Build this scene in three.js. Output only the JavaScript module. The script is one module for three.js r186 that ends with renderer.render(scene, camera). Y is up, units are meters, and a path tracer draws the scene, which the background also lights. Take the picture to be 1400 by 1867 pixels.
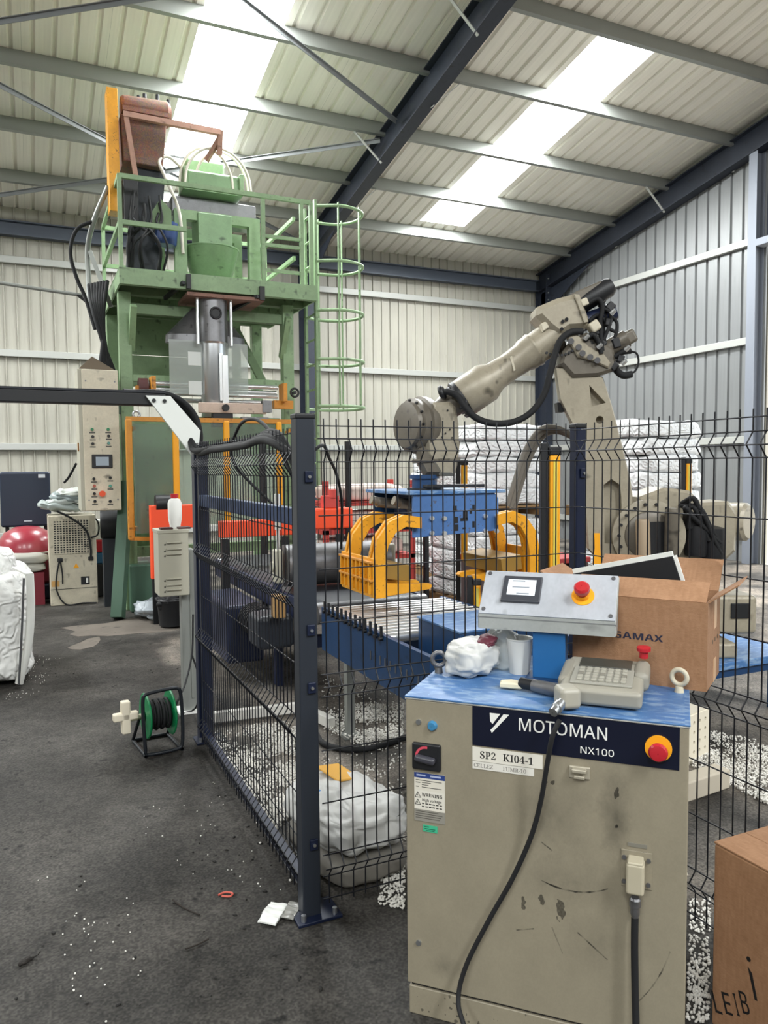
import * as THREE from 'three';
import { mergeGeometries, toCreasedNormals } from 'three/addons/utils/BufferGeometryUtils.js';
import { RoundedBoxGeometry } from 'three/addons/geometries/RoundedBoxGeometry.js';
import { ImprovedNoise } from 'three/addons/math/ImprovedNoise.js';
import { RectAreaLightUniformsLib } from 'three/addons/lights/RectAreaLightUniformsLib.js';
import { FontLoader } from 'three/addons/loaders/FontLoader.js';
import { TextGeometry } from 'three/addons/geometries/TextGeometry.js';

// ------------------------------------------------------------------ camera, daylight, exposure
const scene = new THREE.Scene();
const renderer = new THREE.WebGLRenderer();
renderer.toneMapping = THREE.LinearToneMapping;
renderer.toneMappingExposure = 1.1;
renderer.shadowMap.enabled = true;
RectAreaLightUniformsLib.init();

const F = 1400, CX = 700, CY = 933.5, EYE = 1.65;
const camera = new THREE.PerspectiveCamera(2 * Math.atan(CY / F) * 180 / Math.PI, 1400 / 1867, 0.05, 200);
const RT = new THREE.Vector3(0.907857, -0.008184, 0.419201).normalize();
const UPV = new THREE.Vector3(0.031590, 0.998309, -0.048924).normalize();
const BK = new THREE.Vector3().crossVectors(RT, UPV).normalize();
camera.matrixAutoUpdate = true;
camera.position.set(0, EYE, 0);
camera.quaternion.setFromRotationMatrix(new THREE.Matrix4().makeBasis(RT, new THREE.Vector3().crossVectors(BK, RT), BK));
scene.add(camera);

const SKY = 2.6, SKYLIGHT = 50, SUN = 6;
scene.background = new THREE.Color().setRGB(0.86, 0.94, 1.0);
scene.backgroundIntensity = SKY;
const sun = new THREE.DirectionalLight(new THREE.Color().setRGB(1, 0.93, 0.82), SUN);
sun.position.set(30, 26, 4); sun.target.position.set(6, 0, -5);
sun.castShadow = true; sun.shadow.mapSize.set(2048, 2048);
Object.assign(sun.shadow.camera, { left: -25, right: 25, top: 25, bottom: -25, near: 1, far: 90 });
scene.add(sun, sun.target);

// ------------------------------------------------------------------ helpers
const V = (x, y, z) => new THREE.Vector3(x, y, z);
const rad = d => d * Math.PI / 180;
function rng(seed) { let a = seed >>> 0; return () => { a = (a + 0x6D2B79F5) | 0; let t = Math.imul(a ^ (a >>> 15), 1 | a); t = (t + Math.imul(t ^ (t >>> 7), 61 | t)) ^ t; return ((t ^ (t >>> 14)) >>> 0) / 4294967296; }; }
const perlin = new ImprovedNoise();
const fbm = (x, y, z = 0, o = 4) => { let s = 0, a = 0.5, f = 1; for (let i = 0; i < o; i++) { s += a * perlin.noise(x * f, y * f, z + i * 7.3); a *= 0.5; f *= 2.03; } return s; };
// a photo pixel gives a direction; the distance comes from the floor, wall or thing it touches
const ray = (u, v) => V(0, 0, 0).addScaledVector(RT, (u - CX) / F).addScaledVector(UPV, -(v - CY) / F).addScaledVector(BK, -1);
const EYEP = V(0, EYE, 0);
const on = (ax, val, u, v) => { const d = ray(u, v); return EYEP.clone().addScaledVector(d, (val - EYEP[ax]) / d[ax]); };
const onPlane = (p, n, u, v) => { const d = ray(u, v); return EYEP.clone().addScaledVector(d, p.clone().sub(EYEP).dot(n) / d.dot(n)); };

function place(g, x = 0, y = 0, z = 0, rx = 0, ry = 0, rz = 0) {
  if (rx || ry || rz) g.applyMatrix4(new THREE.Matrix4().makeRotationFromEuler(new THREE.Euler(rx, ry, rz)));
  return g.translate(x, y, z);
}
const box = (w, h, d, x = 0, y = 0, z = 0, rx = 0, ry = 0, rz = 0) => place(new THREE.BoxGeometry(w, h, d), x, y, z, rx, ry, rz);
const rbox = (w, h, d, r, x = 0, y = 0, z = 0, rx = 0, ry = 0, rz = 0) => place(new RoundedBoxGeometry(w, h, d, 2, Math.min(r, w / 2.01, h / 2.01, d / 2.01)), x, y, z, rx, ry, rz);
const span = (x0, x1, y0, y1, z0, z1, r = 0) => r ? rbox(Math.abs(x1 - x0), Math.abs(y1 - y0), Math.abs(z1 - z0), r, (x0 + x1) / 2, (y0 + y1) / 2, (z0 + z1) / 2) : box(Math.abs(x1 - x0), Math.abs(y1 - y0), Math.abs(z1 - z0), (x0 + x1) / 2, (y0 + y1) / 2, (z0 + z1) / 2);
function cyl(a, b, r1, r2 = r1, seg = 16) {
  const d = b.clone().sub(a), g = new THREE.CylinderGeometry(r2, r1, d.length(), seg);
  g.applyQuaternion(new THREE.Quaternion().setFromUnitVectors(V(0, 1, 0), d.clone().normalize()));
  return g.translate((a.x + b.x) / 2, (a.y + b.y) / 2, (a.z + b.z) / 2);
}
function bar(a, b, w, h) { // a square bar from a to b
  const d = b.clone().sub(a), g = new THREE.BoxGeometry(w, h, d.length());
  const m = new THREE.Matrix4().lookAt(b, a, Math.abs(d.clone().normalize().y) > 0.98 ? V(0, 0, 1) : V(0, 1, 0));
  return g.applyMatrix4(m).translate((a.x + b.x) / 2, (a.y + b.y) / 2, (a.z + b.z) / 2);
}
const tube = (pts, r, seg = 0, rs = 8, closed = false) => new THREE.TubeGeometry(new THREE.CatmullRomCurve3(pts, closed, 'centripetal'), seg || pts.length * 6, r, rs, closed);
const ring = (c, R, r, axis = V(0, 0, 1), seg = 28) => { const g = new THREE.TorusGeometry(R, r, 8, seg); g.applyQuaternion(new THREE.Quaternion().setFromUnitVectors(V(0, 0, 1), axis.clone().normalize())); return g.translate(c.x, c.y, c.z); };
function lathe(profile, a, dir, seg = 28) { // profile [r, t] along the axis from a
  const g = new THREE.LatheGeometry(profile.map(([r, t]) => new THREE.Vector2(r, t)), seg);
  g.applyQuaternion(new THREE.Quaternion().setFromUnitVectors(V(0, 1, 0), dir.clone().normalize()));
  return toCreasedNormals(g.translate(a.x, a.y, a.z), 0.6);
}
function plate(pts, depth, bevel = 0, holes = []) { // outline in x, y; thickness along +z
  const s = new THREE.Shape(pts.map(p => new THREE.Vector2(p[0], p[1])));
  for (const h of holes) s.holes.push(new THREE.Path(h.map(p => new THREE.Vector2(p[0], p[1]))));
  return new THREE.ExtrudeGeometry(s, { depth: depth - 2 * bevel, bevelEnabled: bevel > 0, bevelThickness: bevel, bevelSize: bevel, bevelOffset: -bevel, bevelSegments: 1, curveSegments: 10 }).translate(0, 0, bevel);
}
const circle = (x, y, r, n = 16) => Array.from({ length: n }, (_, i) => [x + r * Math.cos(i / n * 2 * Math.PI), y + r * Math.sin(i / n * 2 * Math.PI)]);
function metreUV(g) { // uv in metres from the main direction of each face
  const p = g.attributes.position, n = g.attributes.normal, uv = new Float32Array(p.count * 2);
  for (let i = 0; i < p.count; i++) {
    const f = i - i % 3, ax = Math.abs(n.getX(f)), ay = Math.abs(n.getY(f)), az = Math.abs(n.getZ(f));
    const [a, b] = ax >= ay && ax >= az ? [p.getZ(i), p.getY(i)] : ay >= az ? [p.getX(i), p.getZ(i)] : [p.getX(i), p.getY(i)];
    uv[2 * i] = a; uv[2 * i + 1] = b;
  }
  g.setAttribute('uv', new THREE.BufferAttribute(uv, 2));
  return g;
}
function solid(geos, keepUV) {
  const list = (Array.isArray(geos) ? geos : [geos]).map(g => {
    let q = g.index ? g.toNonIndexed() : g;
    if (!q.attributes.normal) q.computeVertexNormals();
    for (const k of Object.keys(q.attributes)) if (!['position', 'normal', 'uv'].includes(k)) q.deleteAttribute(k);
    if (!keepUV) metreUV(q);
    q.clearGroups();
    return q;
  });
  return list.length > 1 ? mergeGeometries(list) : list[0];
}
const taken = new Map();
function numbered(name) { const k = taken.get(name) ?? 0; taken.set(name, k + 1); return k ? name + '_' + String(k).padStart(3, '0') : name; }
function obj(name, geos, mat, parent = scene, keepUV = false) {
  const m = new THREE.Mesh(geos.isBufferGeometry && geos.userData.ready ? geos : solid(geos, keepUV), mat);
  m.name = parent === scene ? numbered(name) : name;
  m.castShadow = m.receiveShadow = true;
  parent.add(m);
  return m;
}
const share = g => { const s = solid(g); s.userData.ready = true; return s; };
function tag(o, label, category, group) { o.userData = { ...o.userData, label, category }; if (group) o.userData.group = group; return o; }
function thing(name, label, category, pos = [0, 0, 0], turn = 0, group) {
  const g = new THREE.Group(); g.name = numbered(name); g.position.set(...pos); g.rotation.y = turn; scene.add(g);
  return tag(g, label, category, group);
}
function struct(name, geos, mat) { const o = geos ? obj(name, geos, mat) : (() => { const g = new THREE.Group(); g.name = name; scene.add(g); return g; })(); o.userData.kind = 'structure'; return o; }
function copyOf(src, pos, turn, label, group) {
  const c = src.clone(); c.name = numbered(src.name.replace(/_\d{3}$/, '')); c.position.set(...pos); c.rotation.y = turn; c.userData = { ...src.userData };
  if (label) c.userData.label = label; if (group) c.userData.group = group;
  scene.add(c); return c;
}

// ------------------------------------------------------------------ textures and materials
function tex(size, fn, srgb = true, repeat = 1) { // fn(u, v) -> [r, g, b] 0..1, or one value
  const d = new Uint8Array(size * size * 4);
  for (let j = 0; j < size; j++) for (let i = 0; i < size; i++) {
    let c = fn(i / size, j / size); if (typeof c === 'number') c = [c, c, c];
    const k = (j * size + i) * 4;
    for (let q = 0; q < 3; q++) d[k + q] = Math.max(0, Math.min(255, c[q] * 255));
    d[k + 3] = 255;
  }
  const t = new THREE.DataTexture(d, size, size);
  t.wrapS = t.wrapT = THREE.RepeatWrapping; t.magFilter = THREE.LinearFilter; t.minFilter = THREE.LinearMipmapLinearFilter; t.generateMipmaps = true;
  if (srgb) t.colorSpace = THREE.SRGBColorSpace;
  t.repeat.set(repeat, repeat); t.needsUpdate = true;
  return t;
}
function tileNoise(seed, n) { // periodic value noise on an n x n lattice
  const r = rng(seed), g = Float32Array.from({ length: n * n }, () => r());
  const sm = t => t * t * (3 - 2 * t);
  return (u, v) => {
    const x = u * n, y = v * n, i = Math.floor(x), j = Math.floor(y), a = sm(x - i), b = sm(y - j);
    const at = (p, q) => g[((q % n + n) % n) * n + (p % n + n) % n];
    return (at(i, j) * (1 - a) + at(i + 1, j) * a) * (1 - b) + (at(i, j + 1) * (1 - a) + at(i + 1, j + 1) * a) * b;
  };
}
const N8 = tileNoise(1, 8), N20 = tileNoise(2, 20), N48 = tileNoise(3, 48), N110 = tileNoise(4, 110), N256 = tileNoise(5, 256), N4 = tileNoise(6, 4);
const cloud = (u, v) => 0.4 * N8(u, v) + 0.25 * N20(u, v) + 0.2 * N48(u, v) + 0.15 * N110(u, v);
const grimeT = tex(512, (u, v) => { const c = cloud(u, v), d = Math.max(0, N20(v, u) * N48(u, v) - 0.5) * 0.9; return 0.9 + 0.16 * (c - 0.5) - d + 0.03 * (N256(u, v) - 0.5); }, true, 0.7);
const streakT = tex(512, (u, v) => 0.965 + 0.04 * (N8(u, v) - 0.5) + 0.035 * (N110(u, v * 0.12) - 0.5) - 0.08 * Math.max(0, N48(u, v * 0.25) * N20(u, v) - 0.52), true, 0.5);
const rustT = tex(512, (u, v) => { const c = cloud(u, v), k = Math.max(0, Math.min(1, (c - 0.42) * 6)); return [0.43 + 0.04 * k + 0.12 * (N110(u, v) - 0.5), 0.35 - 0.03 * k + 0.1 * (N110(u, v) - 0.5), 0.305 - 0.04 * k + 0.08 * (N48(u, v) - 0.5)]; }, true, 1.2);
const wearT = base => tex(512, (u, v) => { // paint with chipped specks and dull patches
  const chip = N48(u, v) * N110(v, u) > 0.63 ? 0.55 : 1, c = 0.92 + 0.18 * (cloud(u, v) - 0.5);
  return base.map((b, i) => b * c * chip + (1 - chip) * [0.32, 0.22, 0.16][i]);
}, true, 0.9);
const scuffT = base => tex(512, (u, v) => { const s = Math.max(0, Math.min(1, (N48(u * 0.35, v) * 0.6 + N110(u * 0.3, v) * 0.4 + 0.5 * (cloud(u, v) - 0.5) - 0.5) * 4)), c = 0.94 + 0.16 * (cloud(u, v) - 0.5), w = N110(u, v) * N256(v, u) > 0.72 ? 0.6 : 0; return base.map((b, i) => (b * c) * (1 - 0.55 * s) + 0.55 * s * [0.62, 0.68, 0.75][i] + w * 0.25); }, true, 1.3);
const cardT = tex(512, (u, v) => { const fibre = 0.04 * (N256(u * 0.3, v) - 0.5) + 0.05 * (N110(u, v * 0.3) - 0.5) + 0.07 * (cloud(u, v) - 0.5); return [0.70 + fibre, 0.56 + fibre, 0.44 + fibre]; }, true, 1.4);
const fineB = tex(512, (u, v) => 0.5 * N256(u, v) + 0.3 * N110(u, v) + 0.2 * N48(u, v), false, 2);
const foldB = tex(512, (u, v) => { const a = N8(u, v) * 6 + N20(u, v) * 3; return 0.5 + 0.35 * Math.sin(a * 3.1 + u * 6.283) + 0.15 * N48(u, v); }, false, 1.1);
const std = (color, roughness = 0.6, metalness = 0, extra = {}) => new THREE.MeshStandardMaterial({ color, roughness, metalness, ...extra });
const M = {
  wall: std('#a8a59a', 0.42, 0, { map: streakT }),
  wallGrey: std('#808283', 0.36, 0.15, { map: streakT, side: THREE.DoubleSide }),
  roof: std('#eeeadf', 0.45, 0, { map: streakT }),
  rail: std('#a9aaa6', 0.42, 0.2),
  galv: std('#90938f', 0.42, 0.45),
  navy: std('#2a303d', 0.5, 0.1, { map: grimeT }),
  navyDark: std('#1b2440', 0.42, 0.1),
  postBlue: std('#131c34', 0.38, 0.15),
  green: std('#90ad83', 0.48, 0, { map: grimeT }),
  greenDeep: std('#768f69', 0.6, 0, { map: grimeT }),
  greenShell: std('#84a57a', 0.4, 0, { map: grimeT }),
  bottleGreen: std('#3c5a48', 0.5),
  yellow: std('#ffffff', 0.45, 0, { map: wearT([0.95, 0.66, 0.14]) }),
  machineYellow: std('#f0a51e', 0.42),
  amber: std('#d9922f', 0.5, 0, { map: grimeT }),
  orange: std('#f4512a', 0.45),
  red: std('#b3202c', 0.4),
  redRail: std('#c2433c', 0.6),
  rust: std('#ffffff', 0.85, 0, { map: rustT }),
  beige: std('#dbd2bc', 0.5, 0, { map: grimeT }),
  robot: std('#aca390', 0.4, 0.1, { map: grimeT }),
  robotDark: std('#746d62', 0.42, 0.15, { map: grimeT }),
  grayBox: std('#a8a596', 0.5),
  black: std('#15161a', 0.5),
  rubber: std('#101114', 0.78),
  belt: std('#2e3036', 0.42, 0, { bumpMap: fineB, bumpScale: 0.001 }),
  wire: std('#14161d', 0.4, 0.2),
  steel: std('#b9bcc0', 0.28, 0.9),
  steelDull: std('#8d8d90', 0.42, 0.8, { map: grimeT }),
  chrome: std('#dfe1e3', 0.3, 0.75),
  blue: std('#ffffff', 0.42, 0, { map: wearT([0.30, 0.46, 0.69]) }),
  blueDeep: std('#143f6c', 0.45, 0, { map: grimeT }),
  blueTop: std('#ffffff', 0.38, 0, { map: scuffT([0.29, 0.46, 0.67]) }),
  white: std('#e8e8e4', 0.45),
  whitePlate: std('#dfe2de', 0.4),
  card: std('#dccfc4', 0.85, 0, { map: cardT, bumpMap: fineB, bumpScale: 0.0006 }),
  hose: std('#d8d3c6', 0.45),
  film: new THREE.MeshPhysicalMaterial({ color: '#dfe4e1', roughness: 0.3, transmission: 0.8, thickness: 0, side: THREE.DoubleSide }),
  clear: new THREE.MeshPhysicalMaterial({ color: '#d7e0da', roughness: 0.12, transmission: 0.9, thickness: 0, side: THREE.DoubleSide }),
  wrap: std('#e6e8ea', 0.38, 0, { bumpMap: foldB, bumpScale: 0.012 }),
  sack: std('#e3e3e0', 0.6, 0, { bumpMap: foldB, bumpScale: 0.012 }),
  screen: std('#dfe4ea', 0.2),
};

// ------------------------------------------------------------------ the hall
const XR = 11.0, XL = -12.6, ZB = -15, ZF = 15, SLOPE = 0.18, RA = Math.atan(SLOPE);
const roofY = z => 8.9 - SLOPE * Math.abs(z);
const DOOR = { z0: -8.92, z1: -2.2, h: 5.3 };

function sheetGeo(width, pitch, h, rt, rb) { // a ribbed metal sheet: x across, y outwards, z 0..1 along
  const pts = [[0, 0]];
  for (let x = pitch / 2; x < width; x += pitch) pts.push([x - rb / 2, 0], [x - rt / 2, h], [x + rt / 2, h], [x + rb / 2, 0]);
  pts.push([width, 0]);
  const pos = [];
  for (let i = 0; i + 1 < pts.length; i++) {
    const [a, b] = pts[i], [c, d] = pts[i + 1];
    pos.push(a, b, 0, c, d, 0, c, d, 1, a, b, 0, c, d, 1, a, b, 1);
  }
  const g = new THREE.BufferGeometry(); g.setAttribute('position', new THREE.Float32BufferAttribute(pos, 3)); g.computeVertexNormals();
  const uv = new Float32Array(pos.length / 3 * 2);
  for (let i = 0; i < pos.length / 3; i++) { uv[2 * i] = pos[3 * i] * 0.9; uv[2 * i + 1] = pos[3 * i + 2] * 3; }
  g.setAttribute('uv', new THREE.BufferAttribute(uv, 2)); g.userData.ready = true;
  return g;
}
M.wall.side = M.roof.side = THREE.DoubleSide;

{ // floor: worn dark concrete, cell part lightened for dusty patches and painted-in door light
  const nx = 200, nz = 250, g = new THREE.PlaneGeometry(XR - XL, ZF - ZB, nx, nz).rotateX(-Math.PI / 2).translate((XR + XL) / 2, 0, 0);
  const p = g.attributes.position, col = new Float32Array(p.count * 3), uv = g.attributes.uv;
  for (let i = 0; i < p.count; i++) {
    const x = p.getX(i), z = p.getZ(i);
    let k = 1 + 0.5 * fbm(x * 0.55, z * 0.55, 3) + 0.35 * fbm(x * 1.9, z * 1.9, 9, 3), tan = 0;
    
    // dusty pellet powder and door light painted over the cell floor in ragged patches
    const cell = (x > 1.02 && z < -2.7 && z > -9) || (x > 2.16 && z < 2), f = cell ? 0.5 + 1.5 * fbm(x * 1.6, z * 1.6, 31, 5) : 0, dustLight = Math.max(0, Math.min(1, (f - 0.25) * 3));
    k *= 1 + 2.6 * dustLight; tan = dustLight * 3;
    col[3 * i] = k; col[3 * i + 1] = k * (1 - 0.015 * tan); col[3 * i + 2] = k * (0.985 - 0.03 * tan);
    uv.setXY(i, x / 3.2, z / 3.2);
  }
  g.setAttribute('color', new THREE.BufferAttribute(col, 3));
  const map = tex(1024, (u, v) => {
    const c = cloud(u, v), grit = N256(u * 2, v * 2), dark = Math.max(0, N48(u, v) * N110(v, u) - 0.55) * 1.6;
    const b = 0.215 + 0.2 * (c - 0.5) + 0.13 * (grit - 0.5) - dark * 0.25;
    return [b * 1.04, b, b * 0.955];
  });
  const rough = tex(512, (u, v) => { const r = 0.62 + 0.4 * (cloud(u, v) - 0.45); return [r, r, r]; }, false, 0.6);
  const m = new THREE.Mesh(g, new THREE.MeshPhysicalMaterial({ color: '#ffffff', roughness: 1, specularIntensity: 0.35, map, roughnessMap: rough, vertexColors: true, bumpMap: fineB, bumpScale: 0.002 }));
  const dry = std('#6e665d', 0.85, 0, { map: grimeT });
  for (const poly of [[[110, 1145], [137, 1141], [165, 1139], [197, 1136], [240, 1127], [290, 1126], [322, 1138], [318, 1150], [270, 1154], [240, 1156], [197, 1160], [168, 1159], [142, 1161], [127, 1157], [137, 1152], [130, 1149]], [[123, 1181], [137, 1175], [148, 1171], [159, 1165], [181, 1161], [183, 1166], [180, 1172], [171, 1179], [158, 1182], [146, 1185], [130, 1184]]]) { const g2 = plate(poly.map(([u, v]) => { const p = on('y', 0, u, v); return [p.x, -p.z]; }), 0.002).rotateX(-Math.PI / 2); obj('dry_patch', g2, dry, m); }
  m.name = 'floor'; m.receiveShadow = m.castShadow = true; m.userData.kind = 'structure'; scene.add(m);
  struct('floor_slab', span(XL - 0.3, XR + 0.3, -0.3, -0.01, ZB - 0.3, ZF + 0.3), M.grayBox);
  struct('outdoor_ground', span(XR + 0.3, XR + 60, -0.35, -0.03, -45, 45), std('#b5aea2', 0.9));
}
{ // roof: ribbed sheets, one mesh per metre, translucent strips over the bays
  const ceil = struct('ceiling');
  const L = len => len / Math.cos(RA), geo = sheetGeo(1.0, 0.25, 0.035, 0.03, 0.07);
  const strips = [7.08, 2.08, -3.92, -9.92], z0 = -13.58, z1 = -8.25, f0 = -8.25, f1 = -2.9; // far slope; near slope (mirrored): unseen strips added to light the foreground
  const add = (x, za, zb, flip) => {
    const m = obj('roof_sheet', geo, M.roof, ceil); m.scale.set(0.998, 1, L(zb - za));
    m.position.set(x, roofY(flip ? za : za), za); m.rotation.x = flip ? RA : -RA;
  };
  const glow = std('#f4f6f2', 0.6, 0, { emissive: new THREE.Color().setRGB(0.98, 1, 0.98), emissiveIntensity: 3.2 });
  let w = 1;
  for (let x = XR + 0.08 - 1; x > XL - 1; x -= 1) {
    const s = strips.some(v => Math.abs(v - x) < 0.05);
    for (const flip of [0, 1]) {
      const mz = (a, b) => flip ? [-b, -a] : [a, b];
      if (!s) { const [a, b] = mz(ZB - 0.35, 0); add(x, a, b, flip); continue; }
      for (const seg of [[ZB - 0.35, flip ? f0 : z0], [flip ? f1 : z1, 0]]) { const [a, b] = mz(...seg); add(x, a, b, flip); }
      const [a, b] = flip ? mz(f0, f1) : mz(z0, z1), zc = (a + b) / 2, len = L(b - a);
      const sky = obj('window_' + w++, box(1.0, 0.012, len), glow); sky.position.set(x + 0.5, roofY(zc) + 0.012, zc); sky.rotation.x = flip ? RA : -RA;  // near-slope panels are unseen, added with their lamps for foreground light
      sky.userData = { kind: 'structure' };
      const l = new THREE.RectAreaLight(new THREE.Color().setRGB(0.97, 1, 1), SKYLIGHT * (flip ? 0.85 : 1), 0.96, len - 0.04);
      const q = (flip ? RA : -RA); l.position.set(x + 0.5, roofY(zc) - 0.006, zc);
      l.rotation.set(-Math.PI / 2 + q, 0, 0); scene.add(l);
    }
  }
  // outer skin, open only where the translucent strips lie
  const skin = [], cuts = [XL - 0.4, ...strips.slice().reverse().flatMap(s => [s, s + 1]), XR + 0.4];
  const slab = (xa, xb, za, zb) => { if (xb - xa < 0.02) return; const zc = (za + zb) / 2; skin.push(place(new THREE.BoxGeometry(xb - xa, 0.05, L(zb - za)), (xa + xb) / 2, roofY(zc) + 0.085, zc, zc > 0 ? RA : -RA)); };
  for (let i = 0; i + 1 < cuts.length; i++) for (const f of [1, -1]) {
    const seg = (a, b) => f > 0 ? slab(cuts[i], cuts[i + 1], a, b) : slab(cuts[i], cuts[i + 1], -b, -a);
    if (i % 2 === 0) seg(ZB - 0.4, 0); else { seg(ZB - 0.4, f > 0 ? z0 : f0); seg(f > 0 ? z1 : f1, 0); }
  }
  obj('roof_skin', skin, M.galv, ceil);
  // purlins: galvanised C sections
  const purl = share(plate([[-0.03, 0], [0.03, 0], [0.03, -0.025], [0.022, -0.025], [0.022, -0.008], [-0.022, -0.008], [-0.022, -0.192], [0.022, -0.192], [0.022, -0.175], [0.03, -0.175], [0.03, -0.2], [-0.03, -0.2]], XR - XL).rotateY(Math.PI / 2).translate(XL, 0, 0));
  for (const z of [-15.2, -13.8, -12.4, -10.98, -9.55, -8.18, -6.75]) { const m = obj('purlin', purl, M.galv, ceil); m.position.set(0, roofY(z) - 0.004, z); m.rotation.x = -RA; }
}
function wallSheets(parent, x0, x1, heights, geo, put) { let i = 0; for (let x = x0; x < x1 - 0.01; x += 1, i++) { const m = obj('wall_sheet', geo, M.wall, parent); m.scale.set(Math.min(1, x1 - x), 1, heights(i, x)); put(m, x); } }
const wallGeo = sheetGeo(1.0, 0.2, 0.03, 0.014, 0.026), gableGeo = sheetGeo(1.0, 0.25, 0.035, 0.03, 0.06);
{ // back wall
  const w = struct('wall_back');
  wallSheets(w, -1.0, XR, () => 6.2, wallGeo, (m, x) => { m.rotation.set(-Math.PI / 2, 0, 0); m.position.set(x, 0, ZB); m.scale.y = -1; });
  obj('outer_panel', [span(XL - 0.2, XR + 0.2, 0, 6.6, ZB - 0.14, ZB - 0.06), span(XL, -1.0, 0, 6.2, ZB - 0.06, ZB)], M.wall, w);
  for (const y of [0.5, 2.07, 3.69, 5.29]) obj('wall_rail', span(XL, XR - 0.2, y - 0.06, y + 0.06, ZB + 0.003, ZB + 0.09, 0.008), M.rail, w);
  const eave = obj('trim_1', [span(XL, XR - 0.2, 5.68, 5.93, ZB + 0.1, ZB + 0.115), span(XL, XR - 0.2, 5.68, 5.70, ZB + 0.04, ZB + 0.2), span(XL, XR - 0.2, 5.91, 5.93, ZB + 0.04, ZB + 0.2)], std('#4d5461', 0.5, 0.15)); eave.userData.kind = 'structure';
}
{ // right gable wall with the tall opening beyond the post
  const w = struct('wall_right');
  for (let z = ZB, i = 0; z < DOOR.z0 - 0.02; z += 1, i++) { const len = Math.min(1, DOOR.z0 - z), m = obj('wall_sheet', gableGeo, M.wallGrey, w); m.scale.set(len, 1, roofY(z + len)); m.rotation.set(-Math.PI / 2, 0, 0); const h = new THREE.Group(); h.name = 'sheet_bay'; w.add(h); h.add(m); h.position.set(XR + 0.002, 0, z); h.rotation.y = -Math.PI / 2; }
  obj('outer_panel', [
    plate([[ZB - 0.2, 0], [DOOR.z0, 0], [DOOR.z0, roofY(DOOR.z0)], [ZB - 0.2, 6.16]], 0.08).rotateY(-Math.PI / 2).translate(XR + 0.15, 0, 0),
    plate([[DOOR.z1, 0], [ZF + 0.2, 0], [ZF + 0.2, 6.16], [0, 8.88], [DOOR.z1, roofY(DOOR.z1)]], 0.12).rotateY(-Math.PI / 2).translate(XR + 0.13, 0, 0)], M.wall, w);
  obj('lintel_panel', plate([[DOOR.z0, DOOR.h], [DOOR.z1, DOOR.h], [DOOR.z1, roofY(DOOR.z1)], [DOOR.z0, roofY(DOOR.z0)]], 0.1).rotateY(-Math.PI / 2).translate(XR + 0.1, 0, 0), M.navy, w);
  for (const y of [0.5, 2.07, 3.71, 5.33]) obj('wall_rail', span(XR - 0.08, XR - 0.003, y - 0.06, y + 0.06, ZB + 0.3, DOOR.z0 - 0.12, 0.008), M.rail, w);
  const post = obj('trim_2', [span(XR - 0.2, XR - 0.188, 0, 6.7, -9.12, -8.96), span(XR - 0.016, XR, 0, 6.7, -9.12, -8.96), span(XR - 0.19, XR, 0, 6.7, -9.045, -9.035), span(XR - 0.2, XR, DOOR.h - 0.12, DOOR.h, DOOR.z0 - 0.05, DOOR.z1, 0.01)], std('#7d828c', 0.5, 0.2)); post.userData.kind = 'structure';
}
struct('wall_left', span(XL - 0.15, XL, 0, 9, ZB - 0.2, ZF + 0.2), M.wall);
struct('wall_front', span(XL - 0.15, XR + 0.15, 0, 6.4, ZF, ZF + 0.15), M.wall);

const iBeam = (len, w, h, tf = 0.018, tw = 0.014) => [span(-w / 2, w / 2, -tf, 0, 0, len), span(-w / 2, w / 2, -h, -h + tf, 0, len), span(-tw / 2, tw / 2, -h + tf, -tf, 0, len)];
function portal(x, label) { // a steel portal: column, haunch and rafter
  const p = thing('portal_frame', label, 'steel frame', [x, 0, 0]);
  const len = (ZB - 0.1) / -Math.cos(RA), mat4 = new THREE.Matrix4().makeRotationX(-RA).setPosition(0, roofY(ZB) - 0.13, ZB + 0.1);
  obj('rafter', iBeam(len, 0.2, 0.42).map(g => g.applyMatrix4(mat4)), M.navy, p);
  obj('haunch', plate([[ZB + 0.2, 5.62], [ZB + 1.9, roofY(ZB + 1.9) - 0.62], [ZB + 0.2, 5.05]], 0.016).rotateY(-Math.PI / 2).translate(0.008, 0, 0), M.navy, p);
  obj('column', [span(-0.1, 0.1, 0, 5.95, ZB + 0.1, ZB + 0.118), span(-0.1, 0.1, 0, 5.95, ZB + 0.48, ZB + 0.498), span(-0.008, 0.008, 0, 5.95, ZB + 0.118, ZB + 0.48)], M.navy, p);
  obj('end_plate', span(-0.11, 0.11, 5.0, 6.0, ZB + 0.498, ZB + 0.522), M.navy, p);
  for (let k = 0; k < 6; k++) for (const s of [-0.06, 0.06]) obj('bolt', cyl(V(s, 5.1 + k * 0.16, ZB + 0.52), V(s, 5.1 + k * 0.16, ZB + 0.545), 0.016, 0.016, 6), M.galv, p);
  for (const [z, sx] of [[-12.4, 1], [-9.55, 1], [-10.98, -1], [-8.18, -1]]) { const y = roofY(z) - 0.2; obj('fly_brace', bar(V(sx * 0.5, y, z), V(sx * 0.05, y - 0.4, z), 0.045, 0.012), M.rail, p); }
  return p;
}
portal(XR - 0.12, 'dark blue steel portal frame in the corner along the gable wall');
portal(5.12, 'dark blue steel portal frame rising behind the green bagging tower');
const onRoof = (u, v, off = 0.3) => { const d = ray(u, v); return EYEP.clone().addScaledVector(d, (8.9 - off - EYE) / (d.y - SLOPE * d.z)); };
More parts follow.
